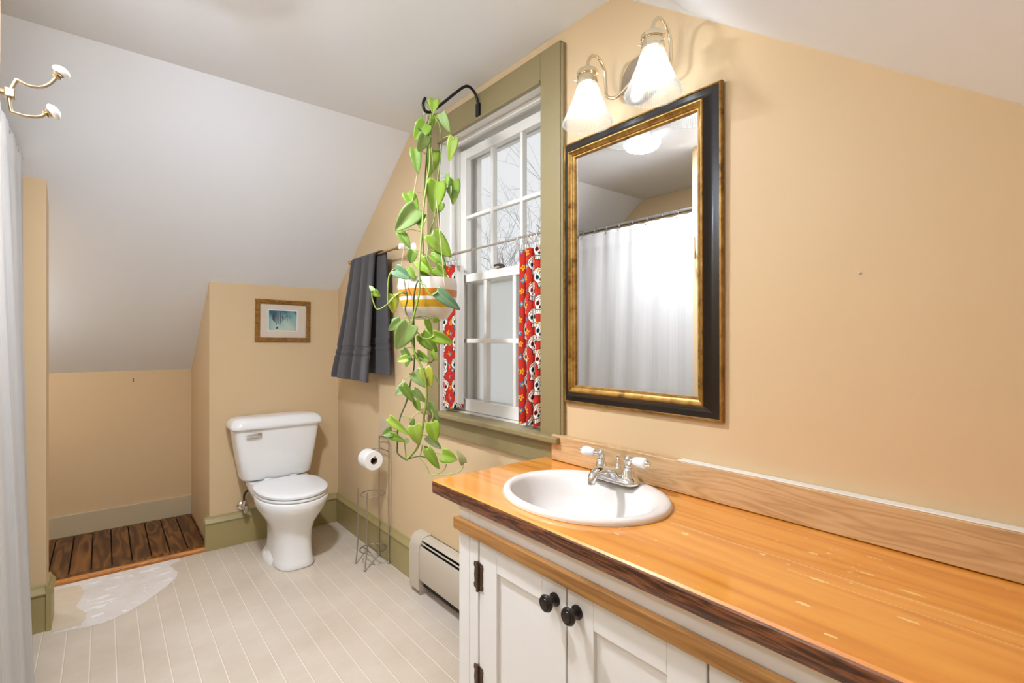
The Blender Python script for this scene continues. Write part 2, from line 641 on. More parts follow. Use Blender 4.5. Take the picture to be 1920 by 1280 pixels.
def towel_mat():
    t = NT('charcoal_terry')
    v = t.coord()
    t.base(t.mix(t.noise(v, 130, 4, 0.85), lin(32, 27, 28), lin(66, 57, 58))).p(Roughness=0.95)
    t.b.inputs['Sheen Weight'].default_value = 0.2
    t.bump(t.noise(v, 420, 2), 0.8, 0.003)
    return t.m


M['towel'] = towel_mat()


def pot_mat():
    t = NT('cream_glaze_with_bands')
    tc = t.n('ShaderNodeTexCoord'); sep = t.n('ShaderNodeSeparateXYZ')
    t.t.links.new(tc.outputs['Object'], sep.inputs[0])
    z = sep.outputs[2]
    n = t.math('MULTIPLY', t.noise(t.coord(), 9, 2), 0.006)
    z = t.math('ADD', z, n)

    def band(a, b):
        return t.math('MULTIPLY', t.math('GREATER_THAN', z, a), t.math('LESS_THAN', z, b))
    c = t.mix(band(0.090, 0.120), lin(240, 234, 222), lin(208, 132, 40))
    c = t.mix(band(0.049, 0.076), c, lin(224, 178, 44))
    t.base(c).p(Roughness=0.2)
    return t.m


M['pot'] = pot_mat()


def patch_mat():
    t = NT('torn_paper_backing')
    v = t.coord()
    n1 = t.noise(v, 9, 5, 0.6, 0.4)
    n2 = t.noise(v, 26, 4, 0.7, 0.8)
    c = t.ramp(n1, [(0.35, lin(220, 211, 202)), (0.6, lin(228, 221, 214))])
    c = t.mix(t.ramp(n2, [(0.60, 0), (0.64, 1)]), c, lin(240, 236, 231))
    t.base(c).p(Roughness=0.8)
    t.bump(n2, 0.3, 0.001)
    return t.m


M['patch'] = patch_mat()
M['glue'] = plain('tan_adhesive_floor', lin(217, 201, 177), 0.7, var=0.08, nscale=18, bump=0.2, bscale=40)
M['curtain_print'] = vcol('red_printed_cotton', 0.85, 0.1, 0.12, spec=0.2)
M['leaf'] = vcol('pothos_leaf', 0.38, 0.0, 0.28)
M['stem'] = vcol('pothos_stem', 0.5)
M['print'] = vcol('balloon_print', 0.6)

# ------------------------------------------------------------------ the room
GX = 1.304          # gable wall face
TY = 3.559          # toilet wall face
KY = 4.37           # alcove knee wall
CEIL = 2.436
Y_FAR = 2.463       # flat ceiling meets far slope
Y_NEAR = 1.047      # flat ceiling meets near slope
SL = 0.709
OX = -0.86          # opposite wall
NEAR = -0.62


def zfar(y):
    return CEIL - SL * (y - Y_FAR)


def znear(y):
    return CEIL - 0.749 * (Y_NEAR - y)


fl = struct(MB().box(OX - .1, GX, NEAR - .1, TY - 0.012, -0.08, 0.0).done('floor', M['vinyl']))

# alcove boards, one sheet of planks with open joints
b = MB()
xs = [-0.86, -.77, -.68, -.59, -.50, -.41, -.32, -0.238, -0.150, -0.056, 0.036, 0.128, 0.219, 0.311, 0.402, 0.494, 0.53]
for x0, x1 in zip(xs, xs[1:]):
    b.box(x0 + .0025, x1 - .0025, TY + 0.060, KY, -0.02, 0.014, 0.003, 1)

fa_ = struct(b.done('floor_alcove', M['boards']))
MB().box(OX, 0.53, TY + 0.05, KY, -0.08, -0.006).done('subfloor', M['dark'], fa_)
b = MB().box(OX, 0.503, TY + 0.002, TY + 0.058, -0.03, 0.024, 0.003, 2)
th = struct(b.done('trim_1', M['boards']))
b = MB().prism([(TY - .0125, -.01), (TY - .0125, .013), (TY - .004, .0225), (TY + .006, .0252), (TY + .006, -.01)], 'x', OX, 0.503)
b.done('worn_edge', M['threshold_edge'], th)['label'] = 'bright orange worn front edge of the threshold board'

# torn vinyl: the white backing laid bare before the alcove
def ragged(pts, amp, n=7):
    out = []
    for i, p in enumerate(pts):
        q = pts[(i + 1) % len(pts)]
        for k in range(n):
            f = k / n
            out.append((p[0] + (q[0] - p[0]) * f + random.uniform(-amp, amp) * (k > 0), p[1] + (q[1] - p[1]) * f + random.uniform(-amp, amp) * (k > 0)))
    return out


P1 = [(-0.19, 3.2), (-0.30, 3.25), (-0.32, 3.542), (0.335, 3.542), (0.350, 3.500), (0.290, 3.455), (0.322, 3.330), (0.300, 3.250), (0.262, 3.186), (0.17, 3.07),
      (0.078, 2.985), (-0.0, 2.955), (-0.084, 2.960), (-0.172, 2.99)]
P2 = [(-0.30, 3.25), (-0.30, 3.50), (-0.10, 3.49), (-0.075, 3.36), (-0.105, 3.22), (-0.06, 3.10), (-0.08, 2.99), (-0.172, 3.00)]
MB().prism(ragged(P1, 0.004), 'z', 0.0002, 0.0012).done('bare_patch', M['patch'], fl)['label'] = 'torn patch of white paper backing in the beige vinyl'
MB().prism(ragged(P2, 0.005), 'z', 0.0008, 0.0016).done('glue_patch', M['glue'], fl)['label'] = 'tan glue stain at the left end of the torn patch'
b = MB()
for cx, cy, rx, ry in ((0.26, 3.36, .05, .016), (0.20, 3.46, .06, .02), (0.05, 3.47, .035, .014), (-0.05, 3.47, .04, .012), (0.0, 3.25, .05, .02),
                       (-0.02, 3.14, .04, .016), (0.03, 3.34, .03, .012), (0.27, 3.26, .03, .012), (-0.03, 3.05, .03, .012), (0.02, 3.19, .05, .01)):
    ring = [(cx + rx * math.cos(a) * random.uniform(.35, 1.2), cy + ry * math.sin(a) * random.uniform(.3, 1.4)) for a in np.linspace(0, 2 * PI, 14, endpoint=False)]
    b.prism(ring, 'z', 0.001, 0.0024)
b.done('torn_flake', M['paper'], fl)['label'] = 'curled white paper flakes on the torn patch'

# gable wall with the window hole (pieces around the opening share one mesh)
WY0, WY1, WZ0, WZ1 = 1.395, 2.140, 0.920, 2.290
b = MB()
GT = 0.19
def gable(y0, y1, z0, z1): b.box(GX, GX + GT, y0, y1, z0, z1)
gable(NEAR - .1, WY0, -0.08, 2.62); gable(WY1, KY + .1, -0.08, 2.62)
gable(WY0, WY1, -0.08, WZ0); gable(WY0, WY1, WZ1, 2.62)
struct(b.done('wall_right', M['wall']))

# toilet wall (back) and the alcove behind it
struct(MB().box(0.503, GX, TY, KY + .02, -0.08, 1.75).done('wall_back', M['wall']))
struct(MB().box(OX, GX, KY, KY + .1, -0.08, 1.30).done('wall_alcove', M['wall']))
# stub wall at the far end of the tub, up to the slope
struct(MB().box(OX, -0.200, 3.05, 3.175, -0.08, 2.10).done('wall_stub', M['wall']))
# partition at the near end of the tub
struct(MB().box(OX, -0.1835, 1.475, 1.62, -0.08, CEIL + .02).done('wall_partition', M['wall']))
struct(MB().box(OX - .1, OX, NEAR - .1, KY + .1, -0.08, 2.62).done('wall_left', M['wall']))
struct(MB().box(OX - .1, GX, NEAR - .1, NEAR, -0.08, 1.30).done('wall_front', M['wall']))

struct(MB().box(OX - .1, GX + .1, Y_NEAR, Y_FAR, CEIL, CEIL + .14).done('ceiling', M['ceiling']))
yb = KY + .1
struct(MB().prism([(Y_FAR, CEIL), (yb, zfar(yb)), (yb, zfar(yb) + .2), (Y_FAR, CEIL + .14)], 'x', OX - .1, GX + .1).done('ceiling_slope', M['ceiling']))
ya = NEAR - .1
struct(MB().prism([(Y_NEAR, CEIL), (Y_NEAR, CEIL + .14), (ya, znear(ya) + .2), (ya, znear(ya))], 'x', OX - .1, GX + .1).done('ceiling_slope_near', M['ceiling']))

# baseboards: flat board with a stepped cap
def baseboard(name, axis, face, sgn, a0, a1, mat=None, h=0.165):
    pr = [(0, 0), (.0175, 0), (.0175, h - .002), (.024, h), (.025, h + .006), (.020, h + .014), (.011, h + .028), (.007, h + .038), (0, h + .041)]
    bb = MB()
    if axis == 'y':      # runs along y, on a wall with x = face
        bb.prism([(face + sgn * p[0], p[1]) for p in pr], 'y', a0, a1)
    else:
        # prism along x with (y, z) outline
        bb.prism([(face + sgn * p[0], p[1]) for p in pr], 'x', a0, a1)
    return struct(bb.done(name, mat or M['olive']))


baseboard('baseboard_right', 'y', GX, -1, 2.335, TY - .0)
bbk = baseboard('baseboard_back', 'x', TY, -1, 0.4785, GX - .0175)
baseboard('baseboard_return', 'y', 0.503, -1, TY + .0002, TY + .06)
baseboard('baseboard_stub', 'x', 3.05, -1, OX, -0.2)
baseboard('baseboard_stub_side', 'y', -0.200, 1, 3.026, 3.197)
struct(MB().box(OX, 0.503, KY - .018, KY, 0.008, 0.152, 0.002, 1).done('baseboard_alcove', M['sage']))

# two wall plugs left in the alcove wall and a nail hole by the mirror
for k, dz in enumerate((1.026, 1.012)):
    o = MB().lathe([(0, 0), (.004, 0), (.004, .003), (0, .003)], (0.159, KY, dz), (0, -1, 0), 10).done('wall_plug', M['dark'], loc=(0.159, KY, dz))
    tag(o, ('upper' if k == 0 else 'lower') + ' of two tiny dark wall plugs in the alcove wall', 'wall plug', 'wall plugs in the alcove')
o = MB().lathe([(0, 0), (.004, 0), (.0035, .0012), (.0015, .002), (0, .003)], (GX, 0.362, 1.449), (-1, 0, 0), 12).done('nail', M['plate'], loc=(GX, 0.362, 1.449))
tag(o, 'small painted nail in the tan wall right of the mirror', 'nail')

# ------------------------------------------------------------------ window
win = empty('window_1', 'white double-hung window with olive casing over the heater', 'window', (GX, 1.768, 0.93), kind='structure')
CXF = 1.284
for y0, y1 in ((1.285, 1.392), (2.143, 2.250)):
    MB().box(CXF, GX + .002, y0, y1, 0.945, 2.395, 0.003, 2).done('side_casing', M['casing'], win)
MB().box(CXF, GX + .002, 1.392, 2.143, 2.282, 2.395, 0.003, 2).done('head_casing', M['casing'], win)
MB().box(CXF - .008, CXF + .01, 1.390, 2.145, 2.276, 2.288, 0.003, 2).done('head_bead', M['casing'], win)
MB().box(1.288, GX + .002, 1.274, 1.287, 0.945, 2.385, 0.002, 1).done('back_band', M['casing'], win)
MB().box(1.252, 1.36, 1.272, 2.262, 0.924, 0.947, 0.005, 2).done('stool', M['casing'], win)
MB().box(CXF, GX + .002, 1.290, 2.245, 0.835, 0.925, 0.003, 2).done('apron', M['casing'], win)
# jamb liner
b = MB()
b.box(1.296, 1.535, 1.372, 1.396, 0.93, 2.31); b.box(1.296, 1.535, 2.139, 2.163, 0.93, 2.31)
b.box(1.296, 1.535, 1.372, 2.163, 2.286, 2.31); b.box(1.345, 1.56, 1.372, 2.163, 0.915, 0.950)
for y0, y1 in ((1.396, 1.408), (2.127, 2.139)):
    b.box(1.352, 1.372, y0, y1, 0.95, 2.286, 0.002, 1)
    b.box(1.452, 1.470, y0, y1, 0.95, 2.286, 0.002, 1)
b.box(1.352, 1.372, 1.396, 2.139, 2.266, 2.286, 0.002, 1)
b.done('jamb', M['white_paint'], win)


def sash(name, x0, x1, y0, y1, z0, z1, st, top, bot, cols, rows, mw):
    bb = MB()
    bb.box(x0, x1, y0, y0 + st, z0, z1, 0.002, 1); bb.box(x0, x1, y1 - st, y1, z0, z1, 0.002, 1)
    bb.box(x0, x1, y0 + st, y1 - st, z1 - top, z1, 0.002, 1); bb.box(x0, x1, y0 + st, y1 - st, z0, z0 + bot, 0.002, 1)
    gy0, gy1, gz0, gz1 = y0 + st, y1 - st, z0 + bot, z1 - top
    for i in range(1, cols):
        yc = gy0 + (gy1 - gy0) * i / cols
        bb.box(x0 + .003, x1 - .003, yc - mw / 2, yc + mw / 2, gz0, gz1, 0.003, 2)
    for j in range(1, rows):
        zc = gz0 + (gz1 - gz0) * j / rows
        bb.box(x0 + .0042, x1 - .0042, gy0, gy1, zc - mw / 2, zc + mw / 2, 0.003, 2)
    o = bb.done(name, M['white_paint'], win)
    xm = (x0 + x1) / 2 + .006
    for i in range(cols):
        for j in range(rows):
            ya_, yb_ = gy0 + (gy1 - gy0) * i / cols, gy0 + (gy1 - gy0) * (i + 1) / cols
            za_, zb_ = gz0 + (gz1 - gz0) * j / rows, gz0 + (gz1 - gz0) * (j + 1) / rows
            MB().box(xm, xm + .002, ya_ + .004, yb_ - .004, za_ + .004, zb_ - .004).done('pane', M['pane'], o)
    return o


up_s = sash('upper_sash', 1.414, 1.448, 1.400, 2.135, 1.585, 2.262, 0.046, 0.046, 0.038, 3, 2, 0.018)
lo_s = sash('lower_sash', 1.374, 1.409, 1.400, 2.135, 0.952, 1.622, 0.046, 0.040, 0.056, 3, 2, 0.022)
# storm frame with a milky film over its lower half
b = MB()
b.box(1.500, 1.525, 1.396, 1.430, 0.95, 2.286); b.box(1.500, 1.525, 2.105, 2.139, 0.95, 2.286)
b.box(1.500, 1.525, 1.43, 2.105, 2.24, 2.286); b.box(1.500, 1.525, 1.43, 2.105, 0.95, 0.99); b.box(1.500, 1.525, 1.43, 2.105, 1.585, 1.615)
b.done('storm_frame', M['white_paint'], win)
MB().box(1.511, 1.512, 1.43, 2.105, 0.99, 1.585).done('storm_film', M['screen'], win)
# sash lock on the meeting rail
b = MB()
b.box(1.380, 1.406, 1.735, 1.790, 1.622, 1.628, 0.002, 1)
b.lathe([(0, 0), (.012, 0), (.012, .008), (.006, .014), (0, .014)], (1.393, 1.762, 1.628), (0, 0, 1), 14)
b.tube(spline([(1.393, 1.762, 1.638), (1.385, 1.785, 1.642), (1.380, 1.805, 1.640)], 4), [.006] * 4 + [.005] * 4 + [.006], 8)
b.done('sash_lock', M['hinge'], lo_s, smooth=40)

# cafe curtain rod and two curtain panels
rod = empty('curtain_rod', 'thin grey rod across the middle of the window', 'curtain rod', (1.305, 1.768, 1.712))
MB().tube([(1.305, 1.396, 1.7135), (1.305, 1.90, 1.7135)], .0045, 12).done('inner_tube', M['nickel'], rod, smooth=40)
MB().tube([(1.305, 1.88, 1.7135), (1.305, 2.139, 1.7135)], .006, 12).done('outer_tube', M['nickel'], rod, smooth=40)


def skull_print(S, Z):
    """dye pattern of the café curtains: rows of white skulls and small flowers on red"""
    red = np.array(lin(188, 44, 32)[:3]); wht = np.array(lin(238, 232, 220)[:3]); blk = np.array(lin(24, 20, 22)[:3])
    blu = np.array(lin(70, 140, 180)[:3]); yel = np.array(lin(238, 170, 30)[:3]); tea = np.array(lin(40, 110, 112)[:3]); org = np.array(lin(214, 78, 30)[:3])
    col = np.broadcast_to(red, S.shape + (3,)).copy()
    CW, CH = 0.084, 0.105

    def cells(cw, ch, ox, oz):
        i = np.floor((S - ox) / cw); zz = Z - oz + 0.5 * ch * (i % 2)
        j = np.floor(zz / ch)
        return i, j, (S - ox) - (i + .5) * cw, zz - (j + .5) * ch
    # orange dots
    i, j, a, d = cells(.021, .021, .004, .003)
    col[(a * a + d * d) < .0018 ** 2] = org
    # flowers
    for (ox, oz, c1, c2, R) in ((.042, .0, blu, yel, .0125), (.042, .052, yel, org, .0135), (.012, .026, yel, org, .010), (.066, .03, blu, wht, .010)):
        i, j, a, d = cells(CW, CH, ox, oz)
        a = a + .006 * np.sin(i * 3.1 + j * 1.7); d = d + .006 * np.cos(i * 2.3 + j * 2.9)
        r = np.hypot(a, d); th = np.arctan2(d, a)
        edge = R * (.72 + .28 * np.cos(5 * th + i + j))
        col[r < edge + .0012] = blk
        col[r < edge] = c1
        col[r < R * .3] = c2
    # skulls
    i, j, a, d = cells(CW, CH, 0, 0)
    rot = .25 * np.sin(i * 2.7 + j * 4.1)
    a, d = a * np.cos(rot) - d * np.sin(rot), a * np.sin(rot) + d * np.cos(rot)
    a = a / .029; d = d / .036
    dome = (a / 1.0) ** 2 + ((d - .22) / .78) ** 2
    jaw = np.maximum(np.abs(a) / .56, np.abs(d + .55) / .5)
    ins = np.minimum(dome, jaw)
    col[ins < 1.16] = blk
    body = ins < 1.0
    col[body] = wht
    line = body & (np.abs(np.sin(dome * 9 + 2 * np.sin(4 * a))) < .42) & (d > .22)
    col[line] = blk
    col[body & (np.abs(np.sin(a * 12)) < .35) & (d < -.62)] = blk
    col[body & (np.abs(d + .62) < .04) & (np.abs(a) < .55)] = blk
    for sx in (-1, 1):
        r = np.hypot((a - sx * .40) / .25, (d - .05) / .23)
        col[body & (r < 1.15)] = np.where(((i + j) % 2)[body & (r < 1.15)][:, None] > 0, tea, red)
        col[body & (r < .85)] = blk
    col[body & ((np.abs(a) + np.abs(d + .34) * .9) < .2)] = blk
    r = np.hypot(a, d - .72); th = np.arctan2(d - .72, a)
    col[body & (r < .2 * (.7 + .3 * np.cos(5 * th)))] = yel
    return col


def cafe(name, label, ya, yb, folds, ph, lining, seed):
    t = empty(name, label, 'curtain', (1.305, (ya + yb) / 2, 0.965), 'red printed café curtains')
    W, H = 0.30, 0.695
    ns, nz = 230, 520
    s = np.linspace(0, 1, ns)[:, None]; z = np.linspace(0, 1, nz)[None, :]
    S = s * W + 0 * z; Z = z * H + 0 * s
    amp = .018 * (.75 + .25 * np.cos(3 * z + seed))
    X = 1.303 + amp * np.sin(2 * PI * folds * s + ph + .35 * np.sin(2.2 * z + seed)) + 0 * z
    Y = ya + (yb - ya) * (s + .022 * np.sin(4 * PI * folds * s + 1.0)) + .004 * np.sin(6 * z + s * 5 + seed)
    ZZ = 0.967 + Z + .006 * np.sin(2 * PI * folds * s + ph) * (1 - z)
    col = skull_print(S + seed * .013, Z)
    if lining:                      # the inner edge is turned back and shows the white lining
        f_ = np.clip((s - .80) / .20, 0, 1) + 0 * z
        i8 = int(.80 * (ns - 1))
        X = np.where(f_ > 0, X[i8:i8 + 1] + .050 * f_ + .004 * np.sin(9 * f_), X)
        Y = np.where(f_ > 0, Y[i8:i8 + 1] - .006 * f_, Y)
        k = (s > .81) & (z > .03) & (z < 2)
        col[np.broadcast_to(k, S.shape)] = lin(232, 228, 222)[:3]
    o = mesh_obj('cloth', grid_mesh('cloth', X, Y, ZZ, col), M['curtain_print'], t, smooth=180)
    md = o.modifiers.new('thick', 'SOLIDIFY'); md.thickness = 0.0012
    n = 5
    for k in range(n):
        f = (k + .5) / n
        y = ya + (yb - ya) * f
        bb = MB().torus((1.305, y, 1.7135 - .012), .0185, .0011, (.25 * math.sin(k * 2.1), 1, .2 * math.cos(k * 3)), 24, 6)
        bb.box(1.302, 1.308, y - .004, y + .004, 1.652, 1.684, .001, 1)
        bb.done('clip_ring', M['nickel'], t, smooth=50)
    return t


cafe('cafe_curtain', 'red skull-print curtain at the right side of the window, beside the mirror', 1.402, 1.545, 3.0, 1.3, False, 1)
cafe('cafe_curtain', 'red skull-print curtain at the left side of the window, behind the hanging plant', 2.132, 2.005, 2.5, 0.6, True, 3)

# ------------------------------------------------------------------ outside: snow and a bare tree
struct(MB().box(1.8, 120, -60, 100, -3.2, -3.0).done('ground', M['snow']))
tr = empty('bare_tree', 'leafless grey tree seen through the upper window panes', 'tree', (8.2, 8.6, -3.0))
rnd = random.Random(5)
bmt = MB()
brn = MB()


def branch(p, d, r, L, depth):
    pts = [p]; rr = [r]
    n = 5
    q = p.copy(); dd = d.copy()
    for k in range(n):
        dd = (dd + Vector((rnd.uniform(-.25, .25), rnd.uniform(-.25, .25), rnd.uniform(-.16, .22)))).normalized()
        q = q + dd * (L / n); pts.append(q.copy()); rr.append(r * (1 - .55 * (k + 1) / n))
    (bmt if depth == 0 else brn).tube(spline(pts, 2), [rr[min(i // 2, n)] for i in range(2 * n + 1)], 5 if depth > 1 else 7)
    if depth >= 5 or r < .005:
        return
    for k in range(2, n + 1):
        for _ in range(2 if depth > 0 else 2):
            ax = Vector((rnd.uniform(-1, 1), rnd.uniform(-1, 1), rnd.uniform(-.35, .75))).normalized()
            nd = (dd * .75 + ax * .8).normalized()
            if rnd.random() < (.72 if depth < 3 else .42):
                branch(pts[k], nd, max(rr[k] * .62, .003), L * rnd.uniform(.5, .75), depth + 1)


branch(Vector((8.2, 8.6, -3.0)), Vector((-.02, .12, 1)).normalized(), .16, 5.2, 0)
bmt.done('trunk', M['bark'], tr, smooth=60)
brn.done('branches', M['bark'], tr, smooth=60)

# ------------------------------------------------------------------ toilet
TX = 0.858
to = empty('toilet', 'white two-piece toilet with closed lid against the tan back wall', 'toilet', (TX, 3.2, 0.0))
secs = [  # z, y0, y1, half width, exponent
    (0.000, 2.935, 3.370, .108, 3.2), (0.012, 2.928, 3.372, .112, 3.2), (0.035, 2.940, 3.368, .106, 3.0), (0.090, 2.952, 3.355, .103, 3.0),
    (0.150, 2.955, 3.345, .103, 2.9), (0.200, 2.950, 3.340, .109, 2.7), (0.245, 2.928, 3.345, .126, 2.4), (0.290, 2.892, 3.350, .156, 2.2),
    (0.330, 2.862, 3.360, .180, 2.2), (0.365, 2.846, 3.365, .191, 2.2), (0.392, 2.842, 3.368, .193, 2.2), (0.400, 2.850, 3.365, .187, 2.2)]
MB().loft([oval(TX, 0, hw, y0, y1, z, 48, e) for z, y0, y1, hw, e in secs]).done('bowl', M['porcelain'], to, smooth=70)
# foot flange at the sides and the shelf the tank sits on
b = MB()
b.loft([oval(TX - .002, 0, hw, 3.03, 3.36, z, 40, 2.6) for z, hw in ((0, .130), (.012, .131), (.028, .126), (.045, .110), (.075, .092))])
b.done('foot', M['porcelain'], to, smooth=60)
b = MB()
b.loft([oval(TX, 0, hw, 3.26, y1, z, 40, 4) for z, hw, y1 in ((.30, .125, 3.46), (.34, .16, 3.52), (.40, .175, 3.535), (.425, .172, 3.53))])
b.done('tank_shelf', M['porcelain'], to, smooth=60)
for sx in (-1, 1):
    MB().lathe([(.013, 0), (.013, .012), (.009, .02), (0, .022)], (TX + sx * .113, 3.215, .020), (0, 0, 1), 16).done('bolt_cap', M['seat'], to, smooth=50)
# tank
secs = [(.428, 3.375, 3.530, .185, 5), (.436, 3.362, 3.535, .200, 5), (.450, 3.356, 3.538, .206, 6), (.60, 3.345, 3.543, .230, 7), (.755, 3.335, 3.548, .254, 7)]
MB().loft([oval(TX - .004, 0, hw, y0, y1, z, 64, e) for z, y0, y1, hw, e in secs]).done('tank', M['porcelain'], to, smooth=50)
secs = [(.752, 3.325, 3.552, .262, 7), (.758, 3.316, 3.555, .270, 7), (.772, 3.314, 3.556, .272, 7), (.795, 3.322, 3.553, .264, 6), (.812, 3.338, 3.545, .248, 5), (.820, 3.36, 3.53, .222, 4), (.822, 3.40, 3.49, .15, 3)]
MB().loft([oval(TX - .004, 0, hw, y0, y1, z, 64, e) for z, y0, y1, hw, e in secs]).done('tank_lid', M['porcelain'], to, smooth=50)
# seat and lid: round front, straight back
def seat_ring(z, grow):
    out = []
    for k in range(56):
        a = 2 * PI * k / 56
        c, s_ = math.cos(a), math.sin(a)
        e = 2.1 if s_ < 0 else 3.6
        x = TX + (.190 + grow) * math.copysign(abs(c) ** (2 / e), c)
        hy = .262 if s_ < 0 else .215
        y = 3.105 + (hy + grow) * math.copysign(abs(s_) ** (2 / e), s_)
        if s_ > 0:
            x = TX + (x - TX) * (1 - .14 * s_ ** 2)
        out.append((x, y, z))
    return out


MB().loft([seat_ring(.402, -.008), seat_ring(.405, 0), seat_ring(.414, .001), seat_ring(.418, -.004)]).done('seat', M['seat'], to, smooth=40)
MB().loft([seat_ring(.4225, -.004), seat_ring(.425, .002), seat_ring(.436, .003), seat_ring(.443, -.004), seat_ring(.447, -.03), seat_ring(.449, -.09), seat_ring(.450, -.16)]).done('seat_lid', M['seat'], to, smooth=40)
for sx in (-1, 1):
    MB().box(TX + sx * .075 - .022, TX + sx * .075 + .022, 3.300, 3.345, .402, .444, .006, 2).done('seat_hinge', M['seat'], to, smooth=40)
# flush lever
b = MB()
b.box(.708, .748, 3.318, 3.332, .708, .730, .003, 2)
b.loft([[(x, 3.316 - .008 * math.sin(a) , .719 + h * math.cos(a)) for a in np.linspace(0, 2 * PI, 12, endpoint=False)] for x, h in ((.712, .010), (.69, .0085), (.668, .005), (.660, .003))])
b.lathe([(.012, 0), (.012, .012), (0, .012)], (.728, 3.345, .719), (0, -1, 0), 16)
lv = b.done('flush_lever', M['nickel'], to, smooth=50)
lv['label'] = 'small silver flush lever'

# shut-off valve and supply hose
va = empty('shutoff_valve', 'chrome shutoff valve with braided hose beside the toilet base', 'valve', (.684, TY, .236))
MB().lathe([(.031, 0), (.031, .003), (.024, .010), (.013, .014), (0, .014)], (.684, TY - .0005, .236), (0, -1, 0), 28).done('escutcheon', M['nickel'], va, smooth=40)
b = MB().tube([(.684, TY - .01, .236), (.684, TY - .075, .236)], .010, 14)
b.tube([(.684, TY - .06, .225), (.684, TY - .06, .275)], .011, 14); b.lathe([(.014, 0), (.014, .016), (0, .016)], (.684, TY - .06, .270), (0, 0, 1), 6)
b.done('valve_body', M['nickel'], va, smooth=40)
b = MB().lathe([(.006, 0), (.014, .004), (.018, .012), (.014, .018), (0, .02)], (.690, TY - .078, .233), (.2, -1, 0), 20, sx=1.0, sy=1.35)
b.done('oval_handle', M['nickel'], va, smooth=40)
MB().tube(spline([(.684, TY - .06, .280), (.686, TY - .06, .32), (.705, TY - .085, .355), (.735, TY - .11, .368), (.745, TY - .125, .350), (.725, TY - .135, .345), (.700, TY - .135, .375), (.700, TY - .135, .405)], 6), .0062, 10).done('supply_hose', M['rubber'], va, smooth=60)
b = MB().lathe([(.021, 0), (.021, .008), (.017, .009), (.017, .024), (0, .024)], (.700, TY - .135, .403), (0, 0, 1), 12)
b.done('hose_nut', M['seat'], va, smooth=40)['label'] = 'white plastic hose nut'

# ------------------------------------------------------------------ balloon picture
def frame_ring(prof, u0, u1, v0, v1, place, mats, name, parent, smooth=30):
    """mitred frame: prof = (inset, height) points; place(u, v, h) -> world"""
    bb = MB()
    R = []
    for d, h in prof:
        R.append([place(u0 + d, v0 + d, h), place(u1 - d, v0 + d, h), place(u1 - d, v1 - d, h), place(u0 + d, v1 - d, h)])
    V = [[bb.b.verts.new(p) for p in ring] for ring in R]
    for a, c in zip(V, V[1:]):
        for k in range(4):
            bb.b.faces.new([a[k], a[(k + 1) % 4], c[(k + 1) % 4], c[k]])
    k_ = V[-1]; z_ = V[0]
    for k in range(4):
        bb.b.faces.new([k_[k], k_[(k + 1) % 4], z_[(k + 1) % 4], z_[k]])
    return bb.done(name, mats, parent, smooth=smooth)


pic = empty('framed_picture', 'small oak-framed balloon print hanging on the wall above the toilet', 'picture', (.932, TY, 1.285))
tl = .012
def pplace(u, v, h):
    du, dv = u - .932, v - 1.4265
    return (.932 + du * math.cos(tl) + dv * math.sin(tl), TY - h, 1.4265 - du * math.sin(tl) + dv * math.cos(tl))


frame_ring([(0, .001), (0, .014), (.003, .018), (.022, .017), (.028, .014), (.028, .001)], .759, 1.105, 1.287, 1.566, pplace, M['oak_frame'], 'frame', pic)
def flat(name, u0, u1, v0, v1, h, mat, parent, t_=.001):
    bb = MB()
    bb.loft([[pplace(u, v, hh) for u, v in ((u0, v0), (u1, v0), (u1, v1), (u0, v1))] for hh in (h, h + t_)])
    return bb.done(name, mat, parent)


M['mat_board'] = plain('cream_mat', lin(222, 205, 184), 0.8, var=0.02)
M['mat_bevel'] = plain('white_mat_bevel', lin(240, 240, 234), 0.8, var=0.02)
flat('mat_board', .785, 1.079, 1.313, 1.540, .004, M['mat_board'], pic)['label'] = 'cream mat'
flat('mat_bevel', .836, 1.022, 1.357, 1.500, .0051, M['mat_bevel'], pic, .0003)
# the print: sky with a dotted balloon whose top dissolves into birds
nu, nv = 150, 104
uu = np.linspace(0, 1, nu)[:, None] + np.zeros((1, nv)); vv = np.linspace(0, 1, nv)[None, :] + np.zeros((nu, 1))
sky1 = np.array(lin(20, 96, 120)[:3]); sky2 = np.array(lin(150, 190, 182)[:3]); sky3 = np.array(lin(196, 206, 186)[:3])
f1 = np.clip(vv + .25 * np.sin(uu * 5 + 1) * .4 + .1 * np.sin(uu * 13 + vv * 7), 0, 1)[..., None]
pc = np.where(f1 > .55, sky2 + (sky1 - sky2) * ((f1 - .55) / .45), sky3 + (sky2 - sky3) * (f1 / .55))
pc = pc * (1 - .22 * (np.abs(uu - .5) * 2)[..., None] ** 3)
ink = np.array(lin(62, 58, 74)[:3])
bx, bz = (uu - .33) / .21, (vv - .66) / .30
rad = np.hypot(bx, bz)
spk = (np.sin(uu * 230) * np.sin(vv * 190 + uu * 40)) > .25
inb = (rad < 1) & ((bx < -.55) | (np.abs(np.sin(bx * 8)) < .4) | spk)
pc[inb] = ink
pc[(np.abs(bx * .5) < (.3 - (-.98 - bz) * .2)) & (bz < -.9) & (bz > -1.25) & (np.abs(np.abs(bx) - .3) < .06)] = ink
pc[(np.abs(uu - .30) < .035) & (vv > .08) & (vv < .19)] = ink * .6
rng = np.random.default_rng(3)
for _ in range(70):
    a = rng.random(); cu = .42 + .45 * a; cv = .78 - .25 * rng.random() + .1 * (a - .3) * rng.normal(); r = .020 * (1 - .5 * a)
    pc[np.hypot((uu - cu) * 1.45, vv - cv) < r] = ink
U = .841 + uu * .176; V = 1.362 + vv * .133
XYZ = np.array([[pplace(U[i, j], V[i, j], .0060) for j in range(nv)] for i in range(nu)])
